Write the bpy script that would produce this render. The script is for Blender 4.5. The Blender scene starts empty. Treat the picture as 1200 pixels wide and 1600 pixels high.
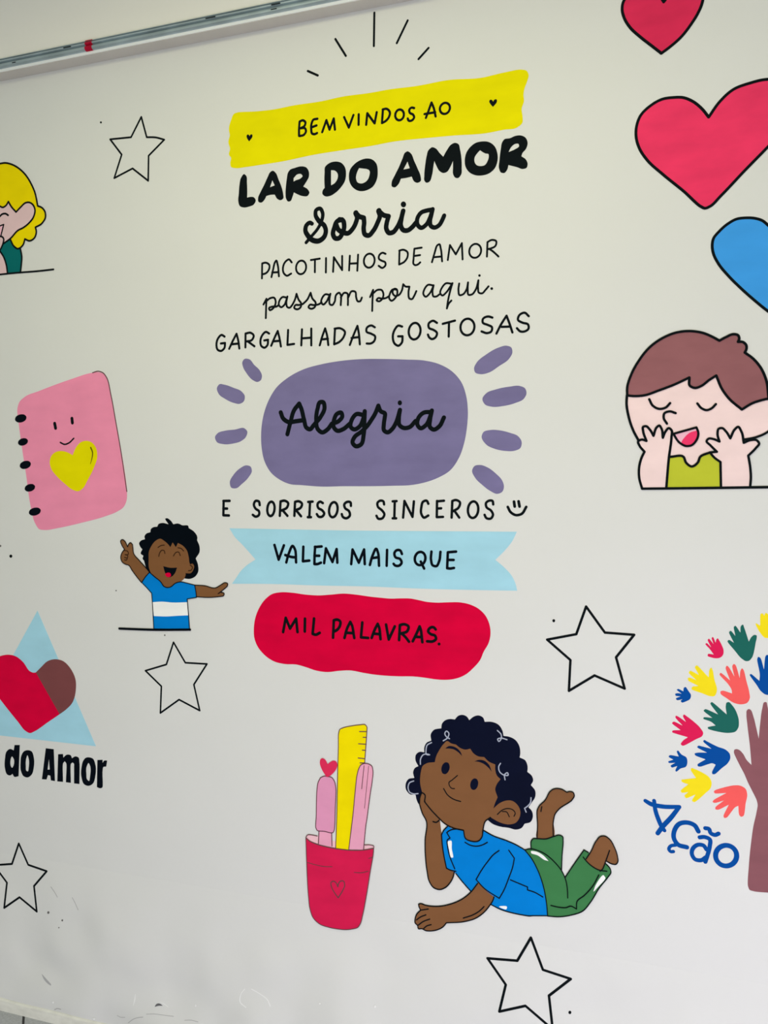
import bpy, math
from mathutils import Vector
from mathutils.geometry import tessellate_polygon

scene = bpy.context.scene
col = scene.collection

# ------------------------------------------------------------------ camera
CAM_H, CAM_D = 1.55, 1.811
cam = bpy.data.cameras.new('camera')
cam.sensor_fit = 'VERTICAL'; cam.sensor_height = 36.0; cam.lens = 27.0
cam.clip_start = 0.02
cam_ob = bpy.data.objects.new('camera', cam); col.objects.link(cam_ob)
cam_ob.location = (0, -CAM_D, CAM_H)
cam_ob.rotation_euler = (math.radians(90 - 1.53), 0, math.radians(17.3))
scene.camera = cam_ob

# ------------------------------------------------------------------ light and exposure
scene.view_settings.view_transform = 'Standard'
scene.view_settings.look = 'None'
scene.view_settings.exposure = 0.0
scene.view_settings.gamma = 1.0
scene.view_settings.use_curve_mapping = False

world = bpy.data.worlds.new('world'); scene.world = world; world.use_nodes = True
world.node_tree.nodes['Background'].inputs['Color'].default_value = (0.935, 1.0, 0.868, 1)
world.node_tree.nodes['Background'].inputs['Strength'].default_value = 0.42

def area(name, loc, target, sx, sy, power, color):
    l = bpy.data.lights.new(name, 'AREA'); l.shape = 'RECTANGLE'; l.size = sx; l.size_y = sy
    l.energy = power; l.color = color
    o = bpy.data.objects.new(name, l); col.objects.link(o); o.location = loc
    o.rotation_euler = (Vector(target) - Vector(loc)).to_track_quat('-Z', 'Y').to_euler()
    return o
area('daylight_off_the_ground', (0.8, -2.5, 0.12), (0.4, 0.0, 0.24), 1.4, 0.2, 41, (0.92, 0.87, 1.0))
area('daylight_off_the_ground_beyond', (-1.0, -1.9, 0.12), (-1.2, 0.0, 0.24), 1.4, 0.2, 3.2, (0.87, 0.86, 1.0))  # added fill to brighten the lower left of the wall
area('ceiling_lamp', (-0.6, -1.3, 2.95), (-0.6, -1.25, 0.0), 1.6, 1.2, 21, (1.0, 0.97, 0.60))

# ------------------------------------------------------------------ materials
def lin(c): return c / 12.92 if c <= 0.04045 else ((c + 0.055) / 1.055) ** 2.4
def paint(name, rgb, rough=0.6, vary=0.05, scale=9.0, spec=0.04, gain=1.0):
    m = bpy.data.materials.new(name); m.use_nodes = True
    nt = m.node_tree; b = nt.nodes['Principled BSDF']
    c = [min(lin(v / 255) * gain, 0.95) for v in rgb]
    tc = nt.nodes.new('ShaderNodeTexCoord')
    mp = nt.nodes.new('ShaderNodeMapping'); mp.inputs['Scale'].default_value = (1, 1, 2.2)
    n = nt.nodes.new('ShaderNodeTexNoise'); n.inputs['Scale'].default_value = scale; n.inputs['Detail'].default_value = 4
    r = nt.nodes.new('ShaderNodeValToRGB')
    lo = [v * (1 - vary) for v in c]; hi = [min(v * (1 + vary), 0.97) for v in c]
    r.color_ramp.elements[0].position = 0.3; r.color_ramp.elements[0].color = (*lo, 1)
    r.color_ramp.elements[1].position = 0.7; r.color_ramp.elements[1].color = (*hi, 1)
    nt.links.new(tc.outputs['Object'], mp.inputs['Vector']); nt.links.new(mp.outputs['Vector'], n.inputs['Vector'])
    nt.links.new(n.outputs['Fac'], r.inputs['Fac']); nt.links.new(r.outputs['Color'], b.inputs['Base Color'])
    b.inputs['Roughness'].default_value = rough; b.inputs['Specular IOR Level'].default_value = spec
    return m
M = {}
M['black'] = paint('black_paint', (10, 17, 21), 0.60, 0.10, 9.0)
M['ink'] = paint('ink_paint', (5, 11, 22), 0.60, 0.10, 9.0)
M['yellow'] = paint('yellow_paint', (233.4, 221.5, 0.0), 0.60, 0.05, 9.0)
M['yellowdeep'] = paint('yellowdeep_paint', (246.5, 224.9, 0.0), 0.60, 0.05, 9.0)
M['yellowhair'] = paint('yellowhair_paint', (242.2, 218.2, 0.0), 0.60, 0.05, 9.0)
M['purple'] = paint('purple_paint', (121.6, 114.4, 157.5), 0.60, 0.09, 9.0)
M['sky'] = paint('sky_paint', (166.0, 214.7, 234.3), 0.60, 0.05, 9.0)
M['crimson'] = paint('crimson_paint', (218.2, 0.0, 58.5), 0.60, 0.09, 9.0)
M['crimsonlight'] = paint('crimsonlight_paint', (239.1, 58.9, 108.8), 0.60, 0.05, 9.0)
M['pink'] = paint('pink_paint', (241.2, 145.2, 178.4), 0.60, 0.05, 9.0)
M['pinklight'] = paint('pinklight_paint', (236.2, 165.0, 193.2), 0.60, 0.05, 9.0)
M['palepink'] = paint('palepink_paint', (246, 196, 206), 0.60, 0.05, 9.0)
M['rosered'] = paint('rosered_paint', (220.3, 46.4, 88.8), 0.60, 0.09, 9.0)
M['rose'] = paint('rose_paint', (239.9, 58.7, 103.4), 0.60, 0.09, 9.0)
M['raspberry'] = paint('raspberry_paint', (215.9, 29.1, 78.9), 0.60, 0.09, 9.0)
M['brownline'] = paint('brownline_paint', (104, 66, 72), 0.60, 0.05, 9.0)
M['olive'] = paint('olive_paint', (96, 84, 10), 0.60, 0.05, 9.0)
M['brown'] = paint('brown_paint', (124.3, 71.0, 72.6), 0.60, 0.05, 9.0)
M['mauve'] = paint('mauve_paint', (140.1, 88.4, 96.3), 0.60, 0.09, 9.0)
M['mauvebrown'] = paint('mauvebrown_paint', (149.1, 96.8, 101.9), 0.60, 0.09, 9.0)
M['skinrose'] = paint('skinrose_paint', (227.1, 194.8, 199.8), 0.60, 0.05, 9.0)
M['skinbrown'] = paint('skinbrown_paint', (127.3, 86.3, 54.1), 0.60, 0.05, 9.0)
M['skincaramel'] = paint('skincaramel_paint', (129.4, 87.6, 56.3), 0.60, 0.05, 9.0)
M['skinpale'] = paint('skinpale_paint', (245.8, 218.1, 218.7), 0.60, 0.05, 9.0)
M['teal'] = paint('teal_paint', (7.6, 105.1, 106.2), 0.60, 0.05, 9.0)
M['pinkmouth'] = paint('pinkmouth_paint', (240, 186, 206), 0.60, 0.05, 9.0)
M['hairblack'] = paint('hairblack_paint', (3, 9, 18), 0.60, 0.10, 9.0)
M['navyhair'] = paint('navyhair_paint', (8, 14, 38), 0.60, 0.10, 9.0)
M['darkbrown'] = paint('darkbrown_paint', (60, 38, 22), 0.60, 0.05, 9.0)
M['greyblue'] = paint('greyblue_paint', (170, 176, 196), 0.60, 0.05, 9.0)
M['blue'] = paint('blue_paint', (0.0, 127.4, 214.5), 0.60, 0.05, 9.0)
M['white'] = paint('white_paint', (247.0, 247.0, 247.0), 0.60, 0.05, 9.0)
M['green'] = paint('green_paint', (63.2, 125.5, 75.7), 0.60, 0.05, 9.0)
M['lime'] = paint('lime_paint', (192.3, 198.1, 55.3), 0.60, 0.05, 9.0)
M['heartblue'] = paint('heartblue_paint', (65.6, 156.8, 235.5), 0.60, 0.05, 9.0)
M['handred'] = paint('handred_paint', (221.6, 28.7, 85.2), 0.60, 0.05, 9.0)
M['handgreen'] = paint('handgreen_paint', (29.1, 101.2, 92.2), 0.60, 0.05, 9.0)
M['handyellow'] = paint('handyellow_paint', (247.0, 223.5, 30.9), 0.60, 0.05, 9.0)
M['coral'] = paint('coral_paint', (247.0, 94.7, 93.9), 0.60, 0.05, 9.0)
M['handblue'] = paint('handblue_paint', (0.0, 74.5, 158.1), 0.60, 0.05, 9.0)
M['pinkcap'] = paint('pinkcap_paint', (226, 152, 188), 0.60, 0.05, 9.0)
M['spotgrey'] = paint('spotgrey_paint', (110, 108, 106), 0.60, 0.05, 9.0)
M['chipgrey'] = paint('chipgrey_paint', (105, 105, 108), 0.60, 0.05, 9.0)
M['dentgrey'] = paint('dentgrey_paint', (176, 176, 178), 0.60, 0.05, 9.0)  # shading of a hollow in the plaster, as flat grey
M['crackgrey'] = paint('crackgrey_paint', (178, 177, 178), 0.60, 0.05, 9.0)  # shading along uneven plaster, as flat grey
M['wallwhite'] = paint('wallwhite_paint', (244, 244, 244), 0.60, 0.05, 9.0)
M['beam'] = paint('beam_paint', (247.0, 244.0, 231.6), 0.60, 0.05, 9.0)
M["beam"] = paint("beam_paint", (238, 235, 229), 0.6, 0.02, 2.0)
M['lip'] = paint('white_lip_paint', (238, 240, 242), 0.4, 0.01, 2.0)
M['soffit'] = paint('grey_soffit_cement', (196, 191, 186), 0.8, 0.04, 8.0)  # grey carries the shade under the beam
M['skirting'] = paint('cream_skirting_cement', (226, 225, 217), 0.8, 0.08, 26.0)
M['tape'] = paint('red_tape', (176, 20, 52), 0.45, 0.05, 40.0)
M['slot'] = paint('dark_slot', (40, 46, 50), 0.7, 0.05, 40.0)
M['steel'] = paint('galvanised_steel', (172, 186, 194), 0.42, 0.16, 14.0)
M['steel'].node_tree.nodes['Principled BSDF'].inputs['Metallic'].default_value = 0.75


# ------------------------------------------------------------------ structure helpers
def mesh_ob(name, verts, faces, m, parent=None, smooth=False):
    me = bpy.data.meshes.new(name); me.from_pydata(verts, [], faces); me.update()
    if smooth:
        for p in me.polygons: p.use_smooth = True
    me.materials.append(m)
    o = bpy.data.objects.new(name, me); col.objects.link(o)
    if parent: o.parent = parent
    return o
def box(x0, x1, y0, y1, z0, z1):
    v = [(x, y, z) for x in (x0, x1) for y in (y0, y1) for z in (z0, z1)]
    f = [(0, 1, 3, 2), (4, 6, 7, 5), (0, 4, 5, 1), (2, 3, 7, 6), (0, 2, 6, 4), (1, 5, 7, 3)]
    return v, f
def struct(name, v, f, m, **k):
    o = mesh_ob(name, v, f, m, **k); o['kind'] = 'structure'; return o

WALL_RGB = (222, 222, 221)
FLOOR_JOINT = (-1.2787, 2.4368)
TAPE_X = -1.3817
SLOTS = [(-0.8294, 0.0175, 0.012), (-1.0111, 0.0175, 0.014), (-0.8345, 0.006, 0.008), (-1.449, 0.0175, 0.012), (-1.6267, 0.0055, 0.006)]

# ------------------------------------------------------------------ the setting
def wall_material():
    m = paint('wall_paint', WALL_RGB, 0.55, 0.012, 1.6, 0.25)
    nt = m.node_tree; b = nt.nodes['Principled BSDF']
    tc = nt.nodes.new('ShaderNodeTexCoord'); sep = nt.nodes.new('ShaderNodeSeparateXYZ')
    nt.links.new(tc.outputs['Object'], sep.inputs[0])
    fine = nt.nodes.new('ShaderNodeTexNoise'); fine.inputs['Scale'].default_value = 55; fine.inputs['Detail'].default_value = 3
    big = nt.nodes.new('ShaderNodeTexNoise'); big.inputs['Scale'].default_value = 4.0; big.inputs['Detail'].default_value = 1
    nt.links.new(tc.outputs['Object'], fine.inputs['Vector']); nt.links.new(tc.outputs['Object'], big.inputs['Vector'])
    low = nt.nodes.new('ShaderNodeMapRange')            # the plaster is lumpy only near the floor
    low.inputs['From Min'].default_value = 0.05; low.inputs['From Max'].default_value = 0.48
    low.inputs['To Min'].default_value = 1.0; low.inputs['To Max'].default_value = 0.06
    nt.links.new(sep.outputs['Z'], low.inputs['Value'])
    mul = nt.nodes.new('ShaderNodeMath'); mul.operation = 'MULTIPLY'
    nt.links.new(big.outputs['Fac'], mul.inputs[0]); nt.links.new(low.outputs['Result'], mul.inputs[1])
    b1 = nt.nodes.new('ShaderNodeBump'); b1.inputs['Strength'].default_value = 0.5; b1.inputs['Distance'].default_value = 0.16
    nt.links.new(mul.outputs[0], b1.inputs['Height'])
    b2 = nt.nodes.new('ShaderNodeBump'); b2.inputs['Strength'].default_value = 0.05; b2.inputs['Distance'].default_value = 0.004
    nt.links.new(fine.outputs['Fac'], b2.inputs['Height']); nt.links.new(b1.outputs['Normal'], b2.inputs['Normal'])
    nt.links.new(b2.outputs['Normal'], b.inputs['Normal'])
    return m
M['wall'] = wall_material()

def floor_material():
    m = bpy.data.materials.new('grey_floor_tile'); m.use_nodes = True
    nt = m.node_tree; b = nt.nodes['Principled BSDF']
    tc = nt.nodes.new('ShaderNodeTexCoord'); mp = nt.nodes.new('ShaderNodeMapping')
    mp.inputs['Location'].default_value = (FLOOR_JOINT[0], 0.30, 0); mp.inputs['Rotation'].default_value = (0, 0, FLOOR_JOINT[1])
    br = nt.nodes.new('ShaderNodeTexBrick'); br.offset = 0.0
    br.inputs['Scale'].default_value = 1.0; br.inputs['Brick Width'].default_value = 0.45; br.inputs['Row Height'].default_value = 0.45
    br.inputs['Mortar Size'].default_value = 0.0035; br.inputs['Mortar Smooth'].default_value = 0.1
    br.inputs['Color1'].default_value = (0.47, 0.48, 0.53, 1); br.inputs['Color2'].default_value = (0.43, 0.44, 0.49, 1)
    br.inputs['Mortar'].default_value = (0.012, 0.012, 0.015, 1)
    n = nt.nodes.new('ShaderNodeTexNoise'); n.inputs['Scale'].default_value = 180; n.inputs['Detail'].default_value = 3
    mx = nt.nodes.new('ShaderNodeMixRGB'); mx.blend_type = 'OVERLAY'; mx.inputs['Fac'].default_value = 0.35
    nt.links.new(tc.outputs['Object'], mp.inputs['Vector']); nt.links.new(mp.outputs['Vector'], br.inputs['Vector'])
    nt.links.new(tc.outputs['Object'], n.inputs['Vector'])
    nt.links.new(br.outputs['Color'], mx.inputs['Color1']); nt.links.new(n.outputs['Fac'], mx.inputs['Color2'])
    nt.links.new(mx.outputs['Color'], b.inputs['Base Color']); b.inputs['Roughness'].default_value = 0.5
    return m
M['floor'] = floor_material()

wall = struct('wall_back', *box(-4.2, 2.6, 0.0, 0.12, -0.02, 3.1), M['wall'])
struct('floor', *box(-4.2, 2.6, -2.6, 0.0, -0.08, 0.004), M['floor'])

# projecting upper part of the wall, its underside seen from below, with a white lip
BEAM_Z, BEAM_Y = 2.7295, -0.0375
struct('beam', *box(-4.2, 2.6, BEAM_Y, 0.0, BEAM_Z, 3.1), M['beam'])
struct('trim_2', *box(-4.2, 2.6, BEAM_Y + 0.001, 0.0, BEAM_Z - 0.0012, BEAM_Z), M['soffit'])  # thin strip that paints the underside's shade as a grey band
struct('trim_1', *box(-4.2, 2.6, BEAM_Y - 0.002, BEAM_Y, BEAM_Z, BEAM_Z + 0.012), M['lip'])

# low cream skirting with a hand-smoothed, uneven top edge
def skirting():
    v, f = [], []
    n = 100
    for i in range(n + 1):
        x = -4.2 + 6.8 * i / n
        t = 0.0395 + 0.0022 * math.sin(x * 9.1) + 0.0014 * math.sin(x * 23.7 + 1)
        v += [(x, 0, 0), (x, -0.005, 0), (x, -0.0045, t - 0.005), (x, -0.0015, t), (x, 0, t)]
    for i in range(n):
        for k in range(4):
            a = i * 5 + k; f.append((a, a + 1, a + 6, a + 5))
    f += [(0, 1, 2, 3, 4), tuple(n * 5 + k for k in (4, 3, 2, 1, 0))]
    return v, f
struct('baseboard_back', *skirting(), M['skirting'])

# ------------------------------------------------------------------ metal rail on the beam
def extrude(profile, x0, x1):
    n = len(profile)
    v = [(x0, y, z) for y, z in profile] + [(x1, y, z) for y, z in profile]
    f = [(k, (k + 1) % n, n + (k + 1) % n, n + k) for k in range(n)]
    f += [tuple(range(n))[::-1], tuple(range(n, 2 * n))]
    return v, f
rail = bpy.data.objects.new('metal_rail', None); col.objects.link(rail)
rail.location = (-0.6, BEAM_Y, 2.7365)
rail['label'] = 'grey galvanised metal rail fixed along the top of the wall'; rail['category'] = 'rail'
PROF = [(0, 0.0), (-0.006, 0.0005), (-0.0095, 0.003), (-0.0105, 0.006), (-0.0095, 0.0095), (-0.004, 0.0115), (-0.0038, 0.0138),
        (-0.009, 0.0160), (-0.010, 0.0185), (-0.0085, 0.0205), (-0.0042, 0.0212), (-0.0040, 0.0226), (-0.0075, 0.0240), (-0.006, 0.0265), (0, 0.0268)]
mesh_ob('channel', *extrude(PROF, -3.6, 3.2), M['steel'], rail)
tape = [(y - 0.0008 if y < 0 else y, z * 1.04 - 0.0004) for y, z in PROF]
tx = TAPE_X + 0.6
t_ob = mesh_ob('tape_band', *extrude(tape, tx - 0.011, tx + 0.011), M['tape'], rail); t_ob['label'] = 'red tape band'
for sx, sz, sl in SLOTS:
    mesh_ob('slot', *box(sx + 0.6 - sl, sx + 0.6 + sl, -0.0109, -0.0060, sz - 0.0011, sz + 0.0011), M['slot'], rail)

# ------------------------------------------------------------------ painted marks: smooth outlines and brush strokes
LAYER = 0.00035     # one coat of paint, metres
def parse(s):
    out = []
    for t in s.split():
        c = t.endswith('*'); t = t.rstrip('*'); w = None
        if '@' in t: t, w = t.split('@'); w = float(w) * 1e-4
        x, z = t.split(','); out.append((float(x) * 1e-4, float(z) * 1e-4, c, w))
    return out
def spline(p, closed, step=0.0022):
    """Catmull-Rom through p, with breaks at corner points; returns runs of (x, z, w)."""
    n = len(p); runs = []; run = []
    segs = n if closed else n - 1
    start = 0
    if closed:
        cs = [i for i in range(n) if p[i][2]]
        start = cs[0] if cs else 0
    for s in range(segs):
        i = (start + s) % n; j = (i + 1) % n
        p1, p2 = p[i], p[j]
        h = (i - 1) % n if closed or i > 0 else None
        k = (j + 1) % n if closed or j < n - 1 else None
        L = math.hypot(p2[0] - p1[0], p2[1] - p1[1])
        def tang(a, b, c):
            la = math.hypot(b[0] - a[0], b[1] - a[1]); lb = math.hypot(c[0] - b[0], c[1] - b[1])
            if la + lb < 1e-9: return (0, 0)
            return tuple(((b[q] - a[q]) / max(la, 1e-9) * lb + (c[q] - b[q]) / max(lb, 1e-9) * la) / (la + lb) for q in (0, 1))
        d = ((p2[0] - p1[0]) / max(L, 1e-9), (p2[1] - p1[1]) / max(L, 1e-9))
        t1 = d if h is None or p1[2] else tang(p[h], p1, p2)
        t2 = d if k is None or p2[2] else tang(p1, p2, p[k])
        m = max(1, min(14, int(L / step + 0.5)))
        if L > 0.15: m = 24
        if not run: run.append((p1[0], p1[1], p1[3]))
        A = L if h is None or p1[2] else min(L, 2.2 * math.hypot(p1[0] - p[h][0], p1[1] - p[h][1]))
        B = L if k is None or p2[2] else min(L, 2.2 * math.hypot(p2[0] - p[k][0], p2[1] - p[k][1]))
        for q in range(1, m + 1):
            t = q / m; a, b, c, e = 2*t**3 - 3*t*t + 1, t**3 - 2*t*t + t, -2*t**3 + 3*t*t, t**3 - t*t
            w = None if p1[3] is None else p1[3] + (p2[3] - p1[3]) * t
            run.append((a*p1[0] + b*A*t1[0] + c*p2[0] + e*B*t2[0], a*p1[1] + b*A*t1[1] + c*p2[1] + e*B*t2[1], w))
        if p2[2]: runs.append(run); run = []
    if run: runs.append(run)
    return runs
def clean(pts):
    out = []
    for q in pts:
        if not out or math.hypot(q[0] - out[-1][0], q[1] - out[-1][1]) > 1e-5: out.append(q)
    return out

class Paint:
    def __init__(s, layer, serial=0):
        s.v, s.f = [], []; s.back = -(layer - 1) * LAYER; s.front = -layer * LAYER - serial * 0.000006; s.k = 0
    def fill(s, loops):
        polys = []; s.k += 1; y = s.front - 0.000012 * s.k
        for l in loops:
            r = clean([q for run in spline(parse(l), True) for q in run])
            if math.hypot(r[0][0] - r[-1][0], r[0][1] - r[-1][1]) < 1e-5: r.pop()
            polys.append([(q[0], q[1]) for q in r])
        tris = tessellate_polygon([[Vector((x, z, 0)) for x, z in l] for l in polys])
        flat = [q for l in polys for q in l]; n0 = len(s.v); n = len(flat)
        s.v += [(x, y, z) for x, z in flat] + [(x, s.back, z) for x, z in flat]
        for t in tris:
            (ax, az), (bx, bz), (cx, cz) = (flat[i] for i in t)
            if (bx - ax) * (cz - az) - (bz - az) * (cx - ax) < 0: t = t[::-1]
            s.f.append(tuple(n0 + i for i in t)); s.f.append(tuple(n0 + n + i for i in t[::-1]))
        a = 0
        for l in polys:
            m = len(l)
            for i in range(m):
                j = (i + 1) % m; s.f.append((n0 + a + i, n0 + a + j, n0 + n + a + j, n0 + n + a + i))
            a += m
    def stroke(s, text, closed, w0):
        p = parse(text)
        runs = spline(p, closed)
        ring = closed and not any(q[2] for q in p)
        for run in runs:
            r = clean(run)
            if len(r) < 2: continue
            if ring and math.hypot(r[0][0] - r[-1][0], r[0][1] - r[-1][1]) < 1e-5: r.pop()
            s.ribbon(r, w0, ring)
    def ribbon(s, r, w0, ring):
        n = len(r); L, R = [], []
        s.k += 1; f0 = s.front - 0.000012 * s.k
        tilt = 0.00003                                   # later brushwork lies on top where a stroke crosses itself
        for i in range(n):
            a = r[(i - 1) % n] if ring or i else r[0]; b = r[(i + 1) % n] if ring or i < n - 1 else r[-1]
            dx, dz = b[0] - a[0], b[1] - a[1]; l = math.hypot(dx, dz) or 1e-9
            w = (r[i][2] if r[i][2] else w0) / 2
            nx, nz = -dz / l * w, dx / l * w; y = f0 - (0 if ring else tilt * i / n)
            L.append((r[i][0] + nx, y, r[i][1] + nz)); R.append((r[i][0] - nx, y, r[i][1] - nz))
        n0 = len(s.v); s.v += L + R
        for i in range(n if ring else n - 1):
            j = (i + 1) % n; s.f.append((n0 + i, n0 + n + i, n0 + n + j, n0 + j))
        def skirt(idx, close):
            b0 = len(s.v); s.v += [(s.v[i][0], s.back, s.v[i][2]) for i in idx]
            for q in range(len(idx) if close else len(idx) - 1):
                t = (q + 1) % len(idx); s.f.append((idx[q], idx[t], b0 + t, b0 + q))
        if ring:
            skirt(list(range(n0, n0 + n))[::-1], True); skirt(list(range(n0 + n, n0 + 2 * n)), True); return
        def cap(i, sgn):
            a, b = (r[1], r[0]) if i == 0 else (r[-2], r[-1])
            w = (r[i][2] if r[i][2] else w0) / 2; th = math.atan2(b[1] - a[1], b[0] - a[0])
            y = s.v[n0 + (i % n)][1]; ids = []
            for q in range(1, 8):
                an = th - math.pi / 2 + math.pi * q / 8
                s.v.append((r[i][0] + w * math.cos(an), y, r[i][1] + w * math.sin(an))); ids.append(len(s.v) - 1)
            return ids
        e = cap(-1, 1); b = cap(0, 1)
        s.f.append(tuple([n0 + 2 * n - 1] + e + [n0 + n - 1]))
        s.f.append(tuple([n0] + b + [n0 + n]))
        loop = list(range(n0 + n, n0 + 2 * n)) + e + list(range(n0, n0 + n))[::-1] + b
        skirt(loop, True)

def build_part(name, mat, layer, shapes, parent=None, label=None):
    build_part.serial = (getattr(build_part, 'serial', 0) + 1) % 12     # neighbouring coats never lie in exactly one plane
    P = Paint(layer, build_part.serial)
    for sh in shapes:
        if sh[0] == 'F': P.fill(sh[1])
        else: P.stroke(sh[2], sh[0] == 'C', sh[1] * 1e-4)
    o = mesh_ob(name, P.v, P.f, M[mat], parent)
    if label: o['label'] = label
    return o
def motif(name, label, cat, group, ox, oz, parts):
    """One painted motif of the wall; points are tenths of a millimetre from its own origin on the wall."""
    if parts[0][0] is None:
        root = build_part(name, parts[0][1], parts[0][2], parts[0][4])
    else:
        root = bpy.data.objects.new(name, None); col.objects.link(root); root.empty_display_size = 0.05
        made = []
        for pname, mat, layer, par, shapes, plabel in parts:
            made.append(build_part(pname, mat, layer, shapes, root if par < 0 else made[par], plabel))
    root.location = (ox, 0, oz); root['label'] = label; root['category'] = cat
    if group: root['group'] = group

motif('painted_burst', 'five short black brush strokes fanning out above the yellow banner', 'brush strokes', None, -0.608, 2.587, [
    ('ray', 'black', 1, -1, [
        ('S', 53, '194,1296 181,499')], None),
    ('ray', 'black', 1, -1, [
        ('S', 54, '-823,841 -547,383')], None),
    ('ray', 'black', 1, -1, [
        ('S', 52, '1036,960 764,470')], None),
    ('ray', 'black', 1, -1, [
        ('S', 52, '1554,221 1308,0')], None),
    ('ray', 'black', 1, -1, [
        ('S', 56, '-1563,178 -1293,25')], None),
])
motif('painted_banner', 'torn-edged bright yellow banner painted on the wall, lettered BEM VINDOS AO', 'banner', None, -0.602, 2.388, [
    ('banner_field', 'yellow', 1, -1, [
        ('F', ['-3687,1408 -3587,1426 -3052,1376 -2583,1354 -2007,1373 -1253,1365 -700,1394 24,1376 512,1384 1209,1360 1991,1378 2787,1308 3273,1342 3705,1345 3816,1302 3864,1200 3833,1064 3770,900 3749,762 3762,634 3709,452 3732,259 3726,133 3599,40 3311,33 2889,11 2128,60 1451,93 583,117 48,91 -702,85 -1443,72 -2395,13 -2980,5 -3375,2 -3675,14 -3787,60 -3807,162 -3782,284 -3846,381 -3813,519 -3860,704 -3818,876 -3842,1022 -3776,1261'])], None),
    ('painted_heart', 'black', 2, -1, [
        ('F', ['-3331,792 -3311,821 -3264,808 -3248,763* -3228,803 -3173,806 -3165,759 -3213,688 -3261,641* -3312,719'])], None),
    ('painted_heart', 'black', 2, -1, [
        ('F', ['2958,737 2978,767 3027,750 3046,708* 3075,752 3130,753 3137,701 3092,638 3043,594* 2991,659'])], None),
    ('painted_word', 'black', 2, -1, [
        ('S', 60, '-1848,946 -1864,765 -1865,593'),
        ('S', 60, '-1848,946* -1761,965 -1690,903 -1712,824 -1819,776* -1705,761 -1675,681 -1736,599 -1849,587'),
        ('S', 60, '-1366,947 -1479,935 -1516,872 -1532,702 -1510,603 -1442,577 -1375,595'),
        ('S', 60, '-1517,759 -1389,785'),
        ('S', 59, '-1237,600 -1124,878* -1040,634* -928,891* -896,614')], 'word BEM'),
    ('painted_word', 'black', 2, -1, [
        ('S', 58, '-653,886 -529,614* -409,902'),
        ('S', 58, '-271,899 -275,647'),
        ('S', 58, '-77,619 -48,893* 141,622* 195,882'),
        ('S', 57, '353,915 329,605'),
        ('S', 57, '346,926 442,929 530,833 505,720 424,639 336,604'),
        ('C', 57, '882,702 856,644 809,611 752,611 702,644 671,701 669,768 695,825 743,859 799,858 849,825 880,768'),
        ('S', 56, '1141,844 1071,864 1019,818 1037,743 1113,693 1141,623 1089,561 1002,567 981,619')], 'word VINDOS'),
    ('painted_word', 'black', 2, -1, [
        ('S', 56, '1433,571 1491,710 1569,912* 1620,790 1672,570'),
        ('S', 56, '1399,665 1661,669'),
        ('C', 55, '2005,663 1962,615 1901,597 1840,614 1794,661 1776,725 1791,790 1835,838 1895,855 1956,838 2002,792 2020,727')], 'word AO'),
])
motif('painted_lettering', 'fat black rounded capitals reading LAR DO AMOR under the yellow banner', 'lettering', None, -0.588, 2.285, [
    ('painted_word', 'black', 1, -1, [
        ('F', ['-3548,858 -3485,797 -3470,636 -3463,423 -3468,246* -3380,254 -3273,231 -3222,148 -3274,54 -3421,10 -3561,4 -3680,56 -3720,167 -3706,380 -3685,591 -3644,763']),
        ('F', ['-2737,844 -2660,785 -2576,600 -2499,417 -2450,219 -2446,113 -2520,76 -2609,114 -2686,235* -2810,242 -2920,226* -2987,121 -3065,74 -3144,103 -3155,193 -3084,344 -2985,508 -2878,707 -2815,811', '-2750,604* -2817,436* -2685,466*']),
        ('F', ['-2267,800 -2114,840 -1961,856 -1810,810 -1746,709 -1743,570 -1811,457 -1895,346* -1774,263 -1729,171 -1774,104 -1926,114 -2059,174 -2154,230* -2193,120 -2250,22 -2316,19 -2365,87 -2384,229 -2372,402 -2344,608 -2313,743', '-2160,586* -2057,670 -1955,665 -1913,608 -1970,556 -2096,526 -2161,499*'])], 'word LAR'),
    ('painted_word', 'black', 1, -1, [
        ('F', ['-1304,757 -1211,831 -1026,859 -879,813 -776,692 -747,518 -777,352 -880,210 -1027,91 -1176,29 -1306,37 -1373,96 -1361,198 -1316,244* -1323,451 -1316,621', '-1145,662* -1045,640 -968,552 -968,443 -1045,332 -1145,286*']),
        ('F', ['-189,828 -63,788 44,674 79,485 54,286 -46,130 -189,63 -370,56 -533,136 -642,285 -671,441 -641,607 -532,729 -369,810', '-405,622* -297,598 -189,568 -135,528 -135,410 -207,284 -333,238 -442,278 -485,385 -460,517'])], 'word DO'),
    ('painted_word', 'black', 1, -1, [
        ('F', ['835,869 915,813 1002,620 1088,427 1165,220 1165,121 1089,87 1009,123 940,254* 794,238 672,236* 602,105 514,45 443,73 436,174 514,332 619,519 706,707 776,847', '835,624* 731,445* 891,458*']),
        ('F', ['1448,885 1533,847 1635,720 1720,627* 1804,763 1922,894 2005,915 2089,872 2123,754 2157,555 2167,326 2151,150 2085,83 2008,102 1964,173 1957,353 1956,499* 1889,361 1805,257 1721,244 1636,294 1551,436 1500,557* 1476,412 1442,219 1381,79 1313,60 1261,109 1254,242 1278,503 1312,696 1353,822']),
        ('F', ['2652,861 2815,824 2946,710 3011,542 3012,350 2948,197 2818,101 2654,73 2490,99 2341,192 2257,331 2240,479 2273,637 2372,770 2504,849', '2603,665* 2669,612 2735,571 2800,553 2810,487 2784,394 2719,306 2621,293 2522,331 2472,418 2482,529 2538,603']),
        ('F', ['3172,840 3300,848 3428,884 3556,877 3667,805 3709,688 3669,551 3590,467 3568,400* 3670,314 3711,214 3687,122 3607,106 3464,166 3271,237* 3239,130 3175,67 3094,90 3052,185 3061,375 3092,627 3124,782', '3270,534* 3333,643 3429,703 3499,694 3512,635 3430,583 3350,555'])], 'word AMOR'),
])
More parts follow.
